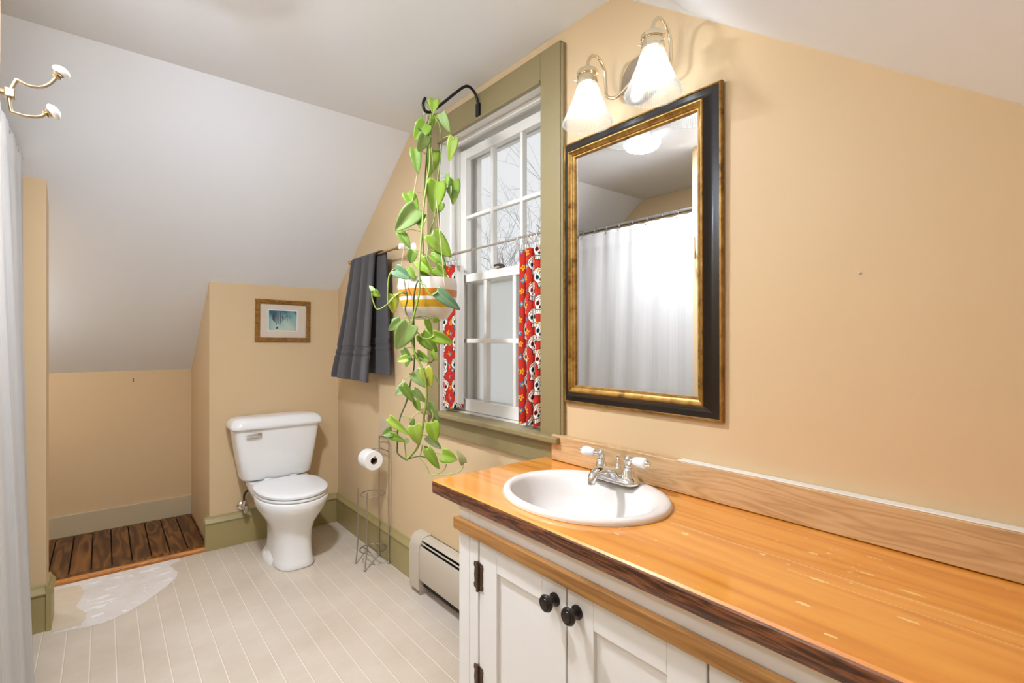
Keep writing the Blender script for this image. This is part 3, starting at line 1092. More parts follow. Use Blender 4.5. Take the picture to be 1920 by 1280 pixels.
mesh_obj('print', grid_mesh('print', XYZ[..., 0], XYZ[..., 1], XYZ[..., 2], pc), M['print'], pic)['label'] = 'teal sky print with a grey balloon'
flat('glass', .785, 1.079, 1.313, 1.540, .0085, M['picture_glass'], pic)

# ------------------------------------------------------------------ towel bar and towel
BX, BZ = 1.232, 1.800
tb = empty('towel_bar', 'brass towel bar with white porcelain posts on the tan wall', 'towel bar', (GX, 2.80, BZ))
MB().tube([(BX, 2.44, BZ), (BX, 3.14, BZ)], .0065, 14).done('bar', M['brass'], tb, smooth=40)
for y, s_ in ((2.455, -1), (3.145, 1)):
    MB().lathe([(.0065, -.03), (.011, -.026), (.011, -.022), (.008, -.018), (.014, -.008), (.015, 0), (.012, .008), (.005, .013), (0, .014)], (BX, y, BZ), (0, s_, 0), 20).done('finial', M['brass'], tb, smooth=50)
for y in (2.430, 3.085):
    MB().lathe([(.030, 0), (.030, .008), (.024, .016), (.015, .030), (.013, .045), (.017, .058), (.019, .070), (.016, .084), (0, .088)], (GX, y, BZ), (-1, 0, 0), 28).done('post', M['porcelain'], tb, smooth=50)['label'] = 'white porcelain post'

# one towel folded over the bar: front fall, over the bar, back fall
ns, nt = 70, 420
s = np.linspace(0, 1, ns)[:, None]; t_ = np.linspace(0, 1, nt)[None, :]
Lf, Lb, ra = .745, .70, .012
tot = Lf + PI * ra + Lb
d = t_ * tot + 0 * s
front = d < Lf; over = (d >= Lf) & (d < Lf + PI * ra); back = d >= Lf + PI * ra
ang = (d - Lf) / ra
Xt = np.where(front, BX - ra, np.where(over, BX - ra * np.cos(ang), BX + ra))
Zt = np.where(front, BZ - (Lf - d), np.where(over, BZ + ra * np.sin(ang), BZ - (d - Lf - PI * ra)))
drop = np.clip((BZ - Zt) / .72, 0, 1)
ff = np.where(back, 0, 1) * 1.0
yn = 2.735 - .02 * drop; yf = 3.085 + .235 * drop ** 1.3
ynb = 2.640 - .035 * drop; yfb = 3.06 + .08 * drop
mixb = np.clip((d - Lf) / (PI * ra), 0, 1)
y0_ = yn * (1 - mixb) + ynb * mixb; y1_ = yf * (1 - mixb) + yfb * mixb
Yt = y0_ + (y1_ - y0_) * s
wave = (.004 + .015 * drop) * np.sin(2 * PI * (1.6 * s + .15)) + .004 * drop * np.sin(2 * PI * 3.7 * s + 1)
sgn_x = np.where(back, .45, 1.0)
Xt = Xt - np.where(over, 0, 1) * np.abs(wave + .006 * drop) * sgn_x * np.where(back, -.4, 1) - .03 * drop * np.where(front, 1, -.2)
band = np.zeros_like(Xt)
for zc in (.150, .185, .200):
    band += np.exp(-(((np.where(front, d, tot - d)) - zc) / .007) ** 2)
Xt = Xt + .006 * band * np.where(front, 1, -1)
Xt = np.minimum(Xt, GX - .012)
tw = mesh_obj('towel', grid_mesh('towel', Xt, Yt, Zt), M['towel'], None, (BX, 2.9, 1.05), smooth=180)
md = tw.modifiers.new('thick', 'SOLIDIFY'); md.thickness = 0.008; md.offset = 0
tag(tw, 'charcoal grey towel hanging folded over the brass bar', 'towel')

# ------------------------------------------------------------------ coat hook on the partition end
hk = empty('coat_hook', 'brass double coat hook with white knobs at the top left', 'hook', (-0.180, 1.545, 1.84))
HY = 1.535
MB().box(-0.1835, -0.1755, HY - .018, HY + .018, 1.775, 1.905, .002, 2).done('backplate', M['hook_brass'], hk)
MB().box(-0.1675, -0.1505, HY - .009, HY + .009, 1.829, 1.849, .002, 2).tube([(-.177, HY, 1.839), (-.166, HY, 1.839)], .006, 12).done('boss', M['hook_brass'], hk)
up_ = [(-.158, HY, 1.845), (-.150, HY, 1.868), (-.147, HY, 1.872), (-.132, HY, 1.866), (-.111, HY, 1.868), (-.095, HY, 1.881), (-.084, HY, 1.899)]
dn_ = [(-.160, HY, 1.830), (-.157, HY, 1.803), (-.153, HY, 1.799), (-.132, HY, 1.797), (-.113, HY, 1.801), (-.103, HY, 1.809)]
for pts, kd in ((up_, Vector((.55, -.1, 1)).normalized()), (dn_, Vector((1, -.1, .65)).normalized())):
    a = MB().tube(spline(pts, 6), .0036, 12).done('arm', M['hook_brass'], hk, smooth=60)
    p = Vector(pts[-1])
    MB().lathe([(.0045, -.002), (.009, .001), (.006, .004), (.010, .008), (.007, .011), (0, .012)], p, kd, 18).done('collar', M['hook_brass'], a, smooth=40)
    MB().lathe([(0, .009), (.010, .010), (.0165, .014), (.0175, .018), (.013, .024), (.006, .0275), (0, .028)], p, kd, 28).done('knob', M['porcelain'], a, smooth=60)['label'] = 'white porcelain knob'

# ------------------------------------------------------------------ shower rod and curtain
RXX, RZ = -0.305, 2.118
sr = empty('shower_rod', 'grey twisted shower rod spanning the tub end walls', 'shower rod', (RXX, 2.33, RZ))
MB().tube([(RXX, 1.628, RZ), (RXX, 3.042, RZ)], .0138, 16).done('tube', M['rod'], sr, smooth=40)
for y, s_ in ((1.6205, 1), (3.0495, -1)):
    MB().lathe([(.030, 0), (.030, .004), (.020, .012), (.016, .02), (0, .02)], (RXX, y, RZ), (0, s_, 0), 24).done('flange', M['nickel'], sr, smooth=40)

sc = empty('shower_curtain', 'white striped shower curtain hanging at the left edge', 'shower curtain', (RXX, 2.33, 0.03))
ns, nz = 560, 70
s = np.linspace(0, 1, ns)[:, None]; z = np.linspace(0, 1, nz)[None, :]      # s: near -> far, z: bottom -> top
YC = 1.655 + (2.945 - 1.655) * s + 0 * z
low = (1 - z) ** 1.1
bulge = np.exp(-((YC - 2.30) / .52) ** 4)
XC = RXX + .037 + .058 * low * bulge + .008 * low
fold = .006 * np.sin(2 * PI * 6.5 * s + .9 * np.sin(3 * z)) + .003 * np.sin(2 * PI * 11 * s + 2 * z) + .006 * z ** 6 * np.sin(2 * PI * 12 * s)
XC = XC + fold * (.55 + .45 * (1 - z))
ZC = .025 + (2.086 - .025) * z + 0 * s - .005 * np.abs(np.sin(PI * 12 * s)) ** 2 * z ** 30
stripe = .5 + .5 * np.sin(2 * PI * 190 * s + 0 * z)
w1 = np.array(lin(216, 214, 212)[:3]); w2 = np.array(lin(198, 196, 195)[:3])
cc = w2 + (w1 - w2) * (stripe > .5)[..., None]
cc[np.broadcast_to(z > .955, stripe.shape)] = w1
o = mesh_obj('cloth', grid_mesh('cloth', XC, YC, ZC, cc), M['cloth_white'], sc, smooth=180)
md = o.modifiers.new('thick', 'SOLIDIFY'); md.thickness = 0.001
for k in range(12):
    y = 1.655 + 1.29 * (k + .02) / 11.04 + .006
    b = MB().torus((RXX, y, RZ - .012), .026, .0018, (.1 * math.sin(k), 1, .12 * math.cos(2 * k)), 28, 8)
    b.lathe([(0, -.003), (.008, -.002), (.008, .002), (0, .003)], (RXX + .036, y, 2.070), (1, 0, 0), 14)
    b.done('curtain_ring', M['nickel'], sc, smooth=50)

# ------------------------------------------------------------------ ceiling light
cl = empty('ceiling_light', 'white schoolhouse globe light on the flat ceiling, seen in the mirror', 'ceiling light', (.25, 1.67, CEIL))
MB().lathe([(.065, 0), (.065, -.006), (.056, -.016), (.045, -.022), (.042, -.05), (0, -.05)], (.25, 1.67, CEIL), (0, 0, 1), 36).done('fixture_base', M['nickel'], cl, smooth=40)
MB().lathe([(.040, -.034), (.044, -.042), (.070, -.050), (.092, -.064), (.102, -.082), (.101, -.102), (.092, -.117), (.085, -.121), (.084, -.118), (.09, -.108), (.094, -.09), (.085, -.07), (.04, -.055)], (.25, 1.67, CEIL + .042), (0, 0, 1), 40).done('globe', M['opal'], cl, smooth=60)
MB().lathe([(0, -.112), (.083, -.112), (.083, -.121), (.066, -.129), (.040, -.133), (0, -.1345)], (.25, 1.67, CEIL + .042), (0, 0, 1), 40).done('lens', M['globe'], cl, smooth=60)['label'] = 'brightly lit bottom of the globe'

# globe lamp invented as fill light, out of view left of the camera
en = empty('entry_fill_light', 'white globe lamp added as unseen fill light on the near sloped ceiling', 'ceiling light', (-.42, .82, znear(.82)))
ez = znear(.82)
nrm_ = Vector((0, .6, -.8)).normalized()
MB().lathe([(.075, .001), (.075, .006), (.060, .018), (.045, .024), (.042, .045), (0, .045)], (-.42, .82, ez), nrm_, 36).done('fixture_base', M['nickel'], en, smooth=40)
MB().lathe([(0, .040), (.040, .042), (.075, .054), (.100, .076), (.110, .105), (.102, .135), (.078, .160), (.040, .174), (0, .178)], (-.42, .82, ez), nrm_, 40).done('globe', M['entry_fill_globe'], en, smooth=60)

# globe bulb added to brighten the alcove, hidden behind the stub wall
ev = empty('eave_fill_light', 'bare globe bulb added as hidden fill light inside the eave recess', 'ceiling light', (-.70, 3.80, zfar(3.80)))
ne_ = Vector((0, -.58, -.81)).normalized()
MB().lathe([(.045, -.002), (.045, .010), (.030, .016), (.024, .040), (0, .040)], (-.70, 3.80, zfar(3.80)), ne_, 28).done('socket', M['seat'], ev, smooth=40)
MB().lathe([(0, .036), (.018, .038), (.035, .055), (.062, .085), (.075, .125), (.066, .165), (.040, .190), (0, .198)], (-.70, 3.80, zfar(3.80)), ne_, 28).done('bulb', M['eave_fill_bulb'], ev, smooth=60)

# ------------------------------------------------------------------ vanity light
vl = empty('vanity_light', 'two-arm vanity light with ribbed glass shades above the mirror', 'wall light', (GX, .945, 2.118))
MB().lathe([(.078, 0), (.078, .004), (.070, .012), (.045, .018), (.020, .024), (.012, .034), (0, .036)], (GX, .945, 2.118), (-1, 0, 0), 48).done('wall_plate', M['nickel'], vl, smooth=40)
LX = 1.172
for ly in (1.052, .812):
    zc = 2.108                                      # top of the glass
    sg = 1 if ly > .945 else -1
    pts = [(1.280, .945 + sg * .02, 2.112), (1.270, .945 + sg * .055, 2.082), (1.262, ly - sg * .030, 2.075), (1.260, ly - sg * .004, 2.092), (1.260, ly, 2.13),
           (1.255, ly, 2.170), (1.236, ly, 2.196), (1.214, ly, 2.204), (1.192, ly, 2.196), (1.176, ly, 2.175), (LX, ly, 2.150)]
    MB().tube(spline(pts, 6), .0055, 12).done('arm', M['pale_brass'], vl, smooth=60)
    MB().lathe([(.008, .052), (.012, .048), (.012, .042), (.030, .036), (.033, .030), (.033, .022), (.028, .020), (.031, .016), (.031, .002), (.033, 0), (.033, -.008), (.026, -.010), (0, -.010)], (LX, ly, zc), (0, 0, 1), 36).done('socket_cap', M['pale_brass'], vl, smooth=40)
    for a in (0.4, 2.5, 4.6):
        MB().tube([(LX + .030 * math.cos(a), ly + .030 * math.sin(a), zc + .005), (LX + .042 * math.cos(a), ly + .042 * math.sin(a), zc + .005)], .002, 8).done('set_screw', M['nickel'], vl)
    pr = [(.030, .0), (.032, -.012), (.044, -.050), (.058, -.085), (.073, -.118), (.0775, -.126), (.079, -.131), (.0765, -.133)]
    inner = [(r - .003, h) for r, h in pr[::-1]]
    sh_ = MB().lathe(pr + inner, (LX, ly, zc), (0, 0, 1), 216, rib=72, amp=.011, closed=True).done('shade', M['shade'], vl, smooth=180)
    me_ = sh_.data
    at_ = me_.attributes.new('Col', 'FLOAT_COLOR', 'POINT')      # thicker glass on the crest of each rib
    lx_, ly_ = LX - GX, ly - .945
    for v_, d_ in zip(me_.vertices, at_.data):
        k_ = .5 + .5 * math.cos(72 * math.atan2(v_.co.y - ly_, v_.co.x - lx_))
        d_.color = (k_, k_, k_, 1)
    bu = MB().lathe([(0, -.113), (.012, -.1115), (.022, -.105), (.028, -.095), (.030, -.083), (.027, -.069), (.020, -.056), (.015, -.045), (.0135, -.030), (0, -.030)], (LX, ly, zc), (0, 0, 1), 28).done('bulb', M['bulb'], vl, smooth=60)

# ------------------------------------------------------------------ mirror
mi = empty('mirror', 'tall wall mirror in a black and gold frame above the sink', 'mirror', (GX, .9715, 1.075))
tilt = math.radians(0.2)
def mplace(u, v, h):
    dv = v - 1.075
    hh = h + dv * math.sin(tilt)
    return (GX - .001 - hh, u, v)


mu0, mu1, mv0, mv1 = .674, 1.269, 1.075, 2.003
frame_ring([(0, 0), (0, .012), (.002, .015), (.006, .016), (.008, .013), (.008, 0)], mu0, mu1, mv0, mv1, mplace, M['gold'], 'outer_bead', mi)
frame_ring([(.008, .0), (.008, .013), (.012, .0142), (.022, .016), (.031, .020), (.038, .028), (.042, .036), (.042, 0)], mu0, mu1, mv0, mv1, mplace, M['frame_black'], 'black_cove', mi)['label'] = 'glossy black hollow band'
frame_ring([(.042, .0), (.042, .036), (.044, .039), (.047, .039), (.050, .035), (.058, .031), (.060, .027), (.063, .026), (.066, .022), (.066, 0)], mu0, mu1, mv0, mv1, mplace, M['gold'], 'inner_band', mi)
gi = .0645
b = MB()
bw, bh = .013, .0003
O = [mplace(u, v, .0185) for u, v in ((mu0 + gi, mv0 + gi), (mu1 - gi, mv0 + gi), (mu1 - gi, mv1 - gi), (mu0 + gi, mv1 - gi))]
I = [mplace(u, v, .0185 + bh) for u, v in ((mu0 + gi + bw, mv0 + gi + bw), (mu1 - gi - bw, mv0 + gi + bw), (mu1 - gi - bw, mv1 - gi - bw), (mu0 + gi + bw, mv1 - gi - bw))]
B_ = [mplace(u, v, .014) for u, v in ((mu0 + gi, mv0 + gi), (mu1 - gi, mv0 + gi), (mu1 - gi, mv1 - gi), (mu0 + gi, mv1 - gi))]
b.loft([B_, O, I])
b.done('looking_glass', M['mirror'], mi)

# ------------------------------------------------------------------ vanity cabinet
CT = .860            # counter top
CF = .820            # cabinet face
CY0, CY1 = -.38, 1.246
cb = empty('vanity_cabinet', 'white painted vanity cabinet with paneled doors under the wooden counter', 'cabinet', (1.06, .45, 0))
b = MB()
b.box(CF + .026, GX - .006, CY1 - .018, CY1, 0.0, .816, .001, 1); b.box(CF + .026, GX - .006, CY0, CY0 + .018, 0.0, .816)
b.box(GX - .012, GX - .006, CY0 + .018, CY1 - .018, 0.0, .816); b.box(CF + .026, GX - .012, CY0 + .018, CY1 - .018, .08, .098)
b.box(CF, CF + .026, 1.148, CY1 - .056, 0.0, .816, .001, 1)          # stile beside the door
b.box(CF, CF + .026, CY1 - .054, CY1, 0.0, .816, .0015, 1)           # corner post
b.box(CF, CF + .026, CY0, 1.148, .7355, .816, .001, 1)               # top rail
b.box(CF, CF + .026, CY0, 1.148, 0.0, .085, .001, 1)
b.done('case', M['cab_white'], cb)
b = MB().box(CF - .019, CF - .0005, CY0, CY1 + .004, .742, .776, .003, 2)
b.done('moulding_strip', M['strip'], cb)['label'] = 'honey brown wooden strip along the top of the doors'
edges = [1.144, .800, .455, .110, -.235]
for k in range(4):
    y1, y0 = edges[k] - .002, edges[k + 1] + .002
    z0, z1 = .088, .7335
    dr = MB()
    st = .080
    dr.box(CF, CF + .022, y0, y0 + st, z0, z1, .0015, 1); dr.box(CF, CF + .022, y1 - st, y1, z0, z1, .0015, 1)
    dr.box(CF, CF + .022, y0 + st, y1 - st, z1 - .066, z1, .0015, 1); dr.box(CF, CF + .022, y0 + st, y1 - st, z0, z0 + .08, .0015, 1)
    dr.box(CF + .009, CF + .016, y0 + st - .002, y1 - st + .002, z0 + .07, z1 - .06)
    d_ = dr.done('door', M['cab_white'], cb)
    left = k % 2 == 0                    # hinged at the far side
    ky = (y0 + .035) if left else (y1 - .032)
    MB().lathe([(.016, 0), (.016, .004), (.0075, .008), (.0065, .016), (.012, .021), (.0185, .025), (.0200, .030), (.0175, .035), (.014, .0355), (.013, .0345), (.012, .0360), (0, .0370)],
               (CF, ky, .690), (-1, 0, 0), 28).done('knob', M['bronze'], d_, smooth=40)
    hy = y1 + .002 if left else y0 - .002
    for hz in (.632, .340):
        hb = MB()
        for sg in (-1, 1):
            prof = [(hy + sg * .004, hz - .040), (hy + sg * .020, hz - .036), (hy + sg * .022, hz - .026), (hy + sg * .018, hz - .020), (hy + sg * .020, hz),
                    (hy + sg * .018, hz + .020), (hy + sg * .022, hz + .026), (hy + sg * .020, hz + .036), (hy + sg * .004, hz + .040)]
            hb.prism(prof, 'x', CF - .003, CF - .0002)
            for q in (-.028, .028):
                hb.lathe([(.003, 0), (.002, .0015), (0, .002)], (CF - .003, hy + sg * .013, hz + q), (-1, 0, 0), 8)
        hb.tube([(CF - .005, hy, hz - .042), (CF - .005, hy, hz + .042)], .0048, 10)
        for q in range(9):
            hb.torus((CF - .005, hy, hz - .032 + q * .008), .0044, .0012, (0, 0, 1), 10, 5)
        hb.done('hinge', M['hinge'], d_, smooth=40)

# countertop with the oval sink cut-out
SX, SY, SRX, SRY = 1.046, .955, .208, .252
co = empty('countertop', 'orange varnished pine countertop with worn scratches', 'countertop', (1.05, .5, .818))
n = 64
hole = [(SX + (SRX - .018) * math.cos(2 * PI * k / n), SY + (SRY - .018) * math.sin(2 * PI * k / n)) for k in range(n)]
CX0, CX1, CYA, CYB = .8005, GX - .001, -.38, 1.368


def rect_pt(a):
    c, s_ = math.cos(a), math.sin(a)
    k = min(((CX1 if c > 0 else CX0) - SX) / c if abs(c) > 1e-9 else 1e9, ((CYB if s_ > 0 else CYA) - SY) / s_ if abs(s_) > 1e-9 else 1e9)
    return (SX + c * k, SY + s_ * k)


angs = sorted([2 * PI * k / n for k in range(n)] + [math.atan2(y - SY, x - SX) % (2 * PI) for x in (CX0, CX1) for y in (CYA, CYB)])
inn = [(SX + (SRX - .018) * math.cos(a), SY + (SRY - .018) * math.sin(a)) for a in angs]
outr = [rect_pt(a) for a in angs]
b = MB()
zt, zb = CT, .818
ring = lambda pts, z: [(p[0], p[1], z) for p in pts]
bev = .004
outb = [(min(max(p[0], CX0 + bev), CX1), min(max(p[1], CYA), CYB - bev)) for p in outr]
b.loft([ring(inn, zb), ring(inn, zt), ring(outb, zt), ring(outr, zt - bev), ring(outr, zb), ring(inn, zb)], False, False)
bmesh.ops.remove_doubles(b.b, verts=b.b.verts, dist=1e-6)
b.done('board', M['counter'], co, smooth=35)
# bark-dark front edge strip
b = MB()
b.prism([(CX0 + .0001, zt - .0045), (CX0 - .0022, zt - .008), (CX0 - .0028, zb + .012), (CX0 - .0005, zb + .001), (CX0 + .004, zb - .0012), (CX0 + .004, zt - .0045)], 'y', CYA, CYB - .002)
b.done('front_edge', M['bark_edge'], co)['label'] = 'dark brown bark-stained front edge'

bs = empty('backsplash', 'pale oak board standing on the counter along the wall', 'backsplash', (1.287, .45, CT))
MB().box(1.2715, GX - .0015, -.38, 1.318, CT + .002, .953, .002, 1).done('board', M['oak'], bs)
MB().box(1.273, GX - .0015, -.38, .80, .9532, .9560, .0008, 1).done('caulk_line', M['white_paint'], bs)['label'] = 'white painted top edge'

# ------------------------------------------------------------------ sink
sk = empty('sink', 'white oval drop-in sink set into the wooden counter', 'sink', (SX, SY, CT))
prof = [(1.0, .001), (1.004, .005), (.995, .011), (.975, .0150), (.93, .0160), (.885, .0140), (.855, .006), (.83, -.010), (.78, -.045), (.68, -.085), (.50, -.112), (.28, -.124), (.11, -.128)]
rings = []
for q, h in prof:
    # the bowl sits forward of the rim, leaving a deck for the faucet
    f = max(0.0, min(1.0, (.93 - q) / .10))
    rings.append([(SX - .022 * f + SRX * (q if f == 0 else q - .055 * f) * math.cos(2 * PI * k / 72), SY + SRY * q * math.sin(2 * PI * k / 72), CT + h) for k in range(72)])
under = [[(x, y, z - .012) for x, y, z in r] for r in rings[-1:5:-1]]
b = MB().loft(rings + under, False, False)
b.done('basin', M['sinkware'], sk, smooth=60)
MB().lathe([(.023, 0), (.023, .003), (.016, .004), (.016, -.002), (0, -.002)], (SX - .022, SY, CT - .1285), (0, 0, 1), 28).done('drain', M['chrome'], sk, smooth=40)
MB().lathe([(0, -.010), (.030, -.010), (.030, -.002), (.022, 0), (0, 0)], (SX - .022, SY, CT - .1295), (0, 0, 1), 28).done('drain_body', M['chrome'], sk, smooth=40)
MB().loft([oval(SX, 0, SRX * q, SY - SRY * q, SY + SRY * q, z, 48) for q, z in ((.94, CT + .0003), (1.008, CT + .0003), (1.010, CT + .0012), (1.002, CT + .0018))], False, False).done('caulk_bead', M['plate'], sk, smooth=60)

# ------------------------------------------------------------------ faucet
FXX, FYY, FZ = 1.196, .965, CT + .0155
fa = empty('faucet', 'chrome two-handle faucet with white porcelain levers on the sink rim', 'faucet', (FXX, FYY, FZ))
b = MB()
def stadium(hw, hl, z, n=40):
    out = []
    for k in range(n):
        a = 2 * PI * k / n
        c, s_ = math.cos(a), math.sin(a)
        out.append((FXX + hw * c, FYY + (hl - hw) * (1 if s_ >= 0 else -1) + hw * s_, z))
    return out


b.loft([stadium(.029, .083, FZ), stadium(.030, .084, FZ + .004), stadium(.028, .082, FZ + .011), stadium(.020, .074, FZ + .019), stadium(.014, .066, FZ + .022)])
b.done('base', M['chrome'], fa, smooth=35)
b = MB()
sp = [((FXX + .012, FYY, FZ + .014), .018, .013), ((FXX - .006, FYY, FZ + .026), .018, .014), ((FXX - .030, FYY, FZ + .034), .0165, .013), ((FXX - .058, FYY, FZ + .038), .015, .012),
      ((FXX - .082, FYY, FZ + .037), .0145, .0125), ((FXX - .096, FYY, FZ + .030), .014, .012), ((FXX - .102, FYY, FZ + .021), .013, .0118), ((FXX - .103, FYY, FZ + .012), .013, .0118)]
sp = [((x, y, z), a * 1.0, c) for (x, y, z), a, c in sp]
cen = spline([p for p, _, _ in sp], 4)
rs = []
for i, p in enumerate(cen):
    j = min(i // 4, len(sp) - 1); j2 = min(j + 1, len(sp) - 1); f = (i % 4) / 4
    hw = sp[j][1] * (1 - f) + sp[j2][1] * f; hh = sp[j][2] * (1 - f) + sp[j2][2] * f
    d = (cen[min(i + 1, len(cen) - 1)] - cen[max(i - 1, 0)]).normalized()
    up_v = Vector((0, 1, 0)).cross(d)
    rs.append([p + Vector((0, 1, 0)) * hw * math.cos(a) + up_v * hh * math.sin(a) for a in np.linspace(0, 2 * PI, 20, endpoint=False)])
b.loft(rs)
b.done('spout', M['chrome'], fa, smooth=50)
MB().lathe([(.0105, 0), (.0105, -.007), (.0085, -.008), (0, -.006)], (FXX - .104, FYY, FZ + .013), (0, 0, 1), 20).done('aerator', M['nickel'], fa, smooth=40)
MB().lathe([(.016, .012), (.013, .022), (.0085, .034), (.007, .044), (.0045, .048), (.0045, .060), (.0058, .062), (.004, .066), (.0075, .072), (.0095, .0735), (0, .075)], (FXX + .018, FYY, FZ), (0, 0, 1), 24).done('lift_rod', M['chrome'], fa, smooth=40)
for sg in (-1, 1):
    hy = FYY + sg * .052
    h = MB().lathe([(.0215, .012), (.0225, .016), (.0190, .022), (.0165, .040), (.0145, .046), (.0115, .048), (.0135, .052), (.0115, .056), (.0120, .062), (.0145, .068), (.0140, .076), (.009, .083), (0, .085)],
                   (FXX, hy, FZ), (0, 0, 1), 28).done('handle', M['chrome'], fa, smooth=40)
    d = Vector((-.12 if sg < 0 else -.30, sg, .05)).normalized()
    o0 = Vector((FXX, hy, FZ + .070)); ls = .86 if sg > 0 else 1.0
    sc_ = lambda pr_: [(q_, .022 + (h_ - .022) * ls) for q_, h_ in pr_]
    MB().lathe([(.006, .010), (.0068, .018), (.0085, .019), (.0085, .022), (0, .022)], o0, d, 20).done('lever_collar', M['chrome'], h, smooth=40)
    MB().lathe(sc_([(.0095, .0215), (.0125, .026), (.0148, .040), (.0158, .055), (.0148, .065), (.0105, .071), (0, .072)]), o0, d, 28).done('lever', M['porcelain'], h, smooth=50)['label'] = 'white porcelain lever'
    MB().lathe(sc_([(.0095, .0705), (.0085, .075), (.0065, .0765), (.0075, .079), (.0045, .083), (0, .084)]), o0, d, 20).done('lever_tip', M['chrome'], h, smooth=40)

# ------------------------------------------------------------------ baseboard heater
he = empty('baseboard_heater', 'cream baseboard heater along the wall beside the vanity', 'heater', (1.27, 1.8, 0))
HY0, HY1 = 1.262, 2.245
b = MB()
b.prism([(GX - .0005, .292), (1.275, .292), (1.262, .288), (1.252, .280), (1.2535, .277), (1.263, .284), (1.275, .288), (GX - .0005, .288)], 'y', HY0, HY1)
b.prism([(GX - .0005, .03), (GX - .004, .03), (GX - .004, .292), (GX - .0005, .292)], 'y', HY0, HY1)
b.done('hood', M['heater'], he, smooth=40)
MB().prism([(1.2475, .270), (1.2445, .264), (1.2465, .263), (1.2495, .269)], 'y', HY0, HY1).done('damper_strip', M['heater'], he)
MB().prism([(1.2420, .254), (1.2370, .240), (1.2345, .215), (1.2335, .090), (1.2375, .082), (1.2375, .086), (1.2360, .092), (1.2370, .214), (1.2395, .238), (1.2440, .252)], 'y', HY0, HY1).done('front_panel', M['heater'], he, smooth=30)
MB().box(1.258, 1.298, HY0, HY1, .045, .255).done('fin_block', M['dark'], he)['label'] = 'dark fins inside the heater'
prof = [(GX - .0005, .028), (1.231, .028), (1.229, .060), (1.2285, .222), (1.233, .250), (1.244, .276), (1.260, .292), (1.276, .297), (GX - .0005, .298)]
MB().prism(prof, 'y', HY1 - .006, HY1 + .092).done('end_cap', M['heater'], he, smooth=30)
MB().box(1.245, GX - .001, HY1 - .0, HY1 + .012, 0, .03).done('foot', M['heater'], he)

# ------------------------------------------------------------------ wall outlet plate
ou = empty('outlet_plate', 'tan outlet plate on the wall under the window sill behind the plant', 'outlet', (GX, 2.795, .766))
MB().box(GX - .005, GX, 2.735, 2.855, .71, .822, .003, 2).done('cover', M['plate'], ou)
for y in (2.768, 2.822):
    MB().lathe([(.014, 0), (.014, .0015), (0, .0015)], (GX - .005, y, .786), (-1, 0, 0), 20).done('socket', M['heater'], ou)

# ------------------------------------------------------------------ toilet paper stand and roll
st = empty('paper_stand', 'silver wire toilet paper stand on the vinyl floor by the wall', 'paper stand', (1.21, 2.745, 0))
wr = .0036
UX = 1.278
b = MB().tube(spline([(UX, 2.680, .006), (UX, 2.680, .30), (UX, 2.680, .690), (UX, 2.686, .712), (UX, 2.702, .724), (UX, 2.745, .728), (UX, 2.790, .724), (UX, 2.806, .712), (UX, 2.812, .690), (UX, 2.812, .30), (UX, 2.812, .006)], 6), wr, 10)
b.done('upright_loop', M['wire'], st, smooth=60)
for fx, fy in ((1.142, 2.680), (1.142, 2.808)):
    pts = [(fx + .002, fy, .430), (fx + .004, fy, .30), (fx + .004, fy, .16), (fx, fy, .09), (fx - .010, fy - .002, .006)]
    leg = MB().tube(spline(pts, 6), wr, 10).done('front_leg', M['wire'], st, smooth=60)
    MB().lathe([(0, -.006), (.005, -.004), (.0065, 0), (.005, .005), (0, .007)], (fx + .002, fy, .434), (0, 0, 1), 14).done('ball_tip', M['wire'], leg, smooth=60)
for fx, fy in ((1.132, 2.678), (1.132, 2.806), (UX, 2.680), (UX, 2.812)):
    MB().lathe([(0, 0), (.006, .002), (.008, .008), (.006, .014), (0, .016)], (fx, fy, 0), (0, 0, 1), 16).done('ball_foot', M['wire'], st, smooth=60)
MB().torus((1.210, 2.746, .405), .0695, .003, (0, 0, 1), 44, 8).done('upper_ring', M['wire'], st, smooth=60)
b = MB().torus((1.210, 2.746, .085), .073, .003, (0, 0, 1), 44, 8)
for dx in (-.036, 0, .036):
    hl = math.sqrt(.073 ** 2 - dx ** 2)
    b.tube([(1.21 + dx, 2.746 - hl, .085), (1.21 + dx, 2.746 + hl, .085)], .0028, 8)
b.done('base_ring', M['wire'], st, smooth=60)
b = MB().tube([(UX, 2.680, .652), (UX, 2.812, .652)], .003, 8)
b.tube(spline([(UX - .003, 2.800, .652), (1.245, 2.812, .650), (1.205, 2.812, .640), (1.188, 2.805, .630), (1.184, 2.79, .628), (1.184, 2.70, .628), (1.184, 2.668, .630), (1.184, 2.660, .640)], 6), .0032, 10)
b.done('roll_arm', M['wire'], st, smooth=60)

rl = empty('toilet_roll', 'white toilet paper roll hanging on the wire stand arm', 'toilet roll', (1.184, 2.725, .612))
rc = (1.184, 2.672, .6135)
MB().lathe([(.0525, 0), (.0535, .003), (.0535, .099), (.0525, .102), (.0205, .102), (.0205, 0)], rc, (0, 1, 0), 48, closed=True).done('tissue', M['paper'], rl, smooth=40)
MB().lathe([(.0204, .0005), (.0204, .1015), (.019, .1015), (.019, .0005)], rc, (0, 1, 0), 36, closed=True).done('core', M['card'], rl, smooth=40)['label'] = 'brown cardboard core'

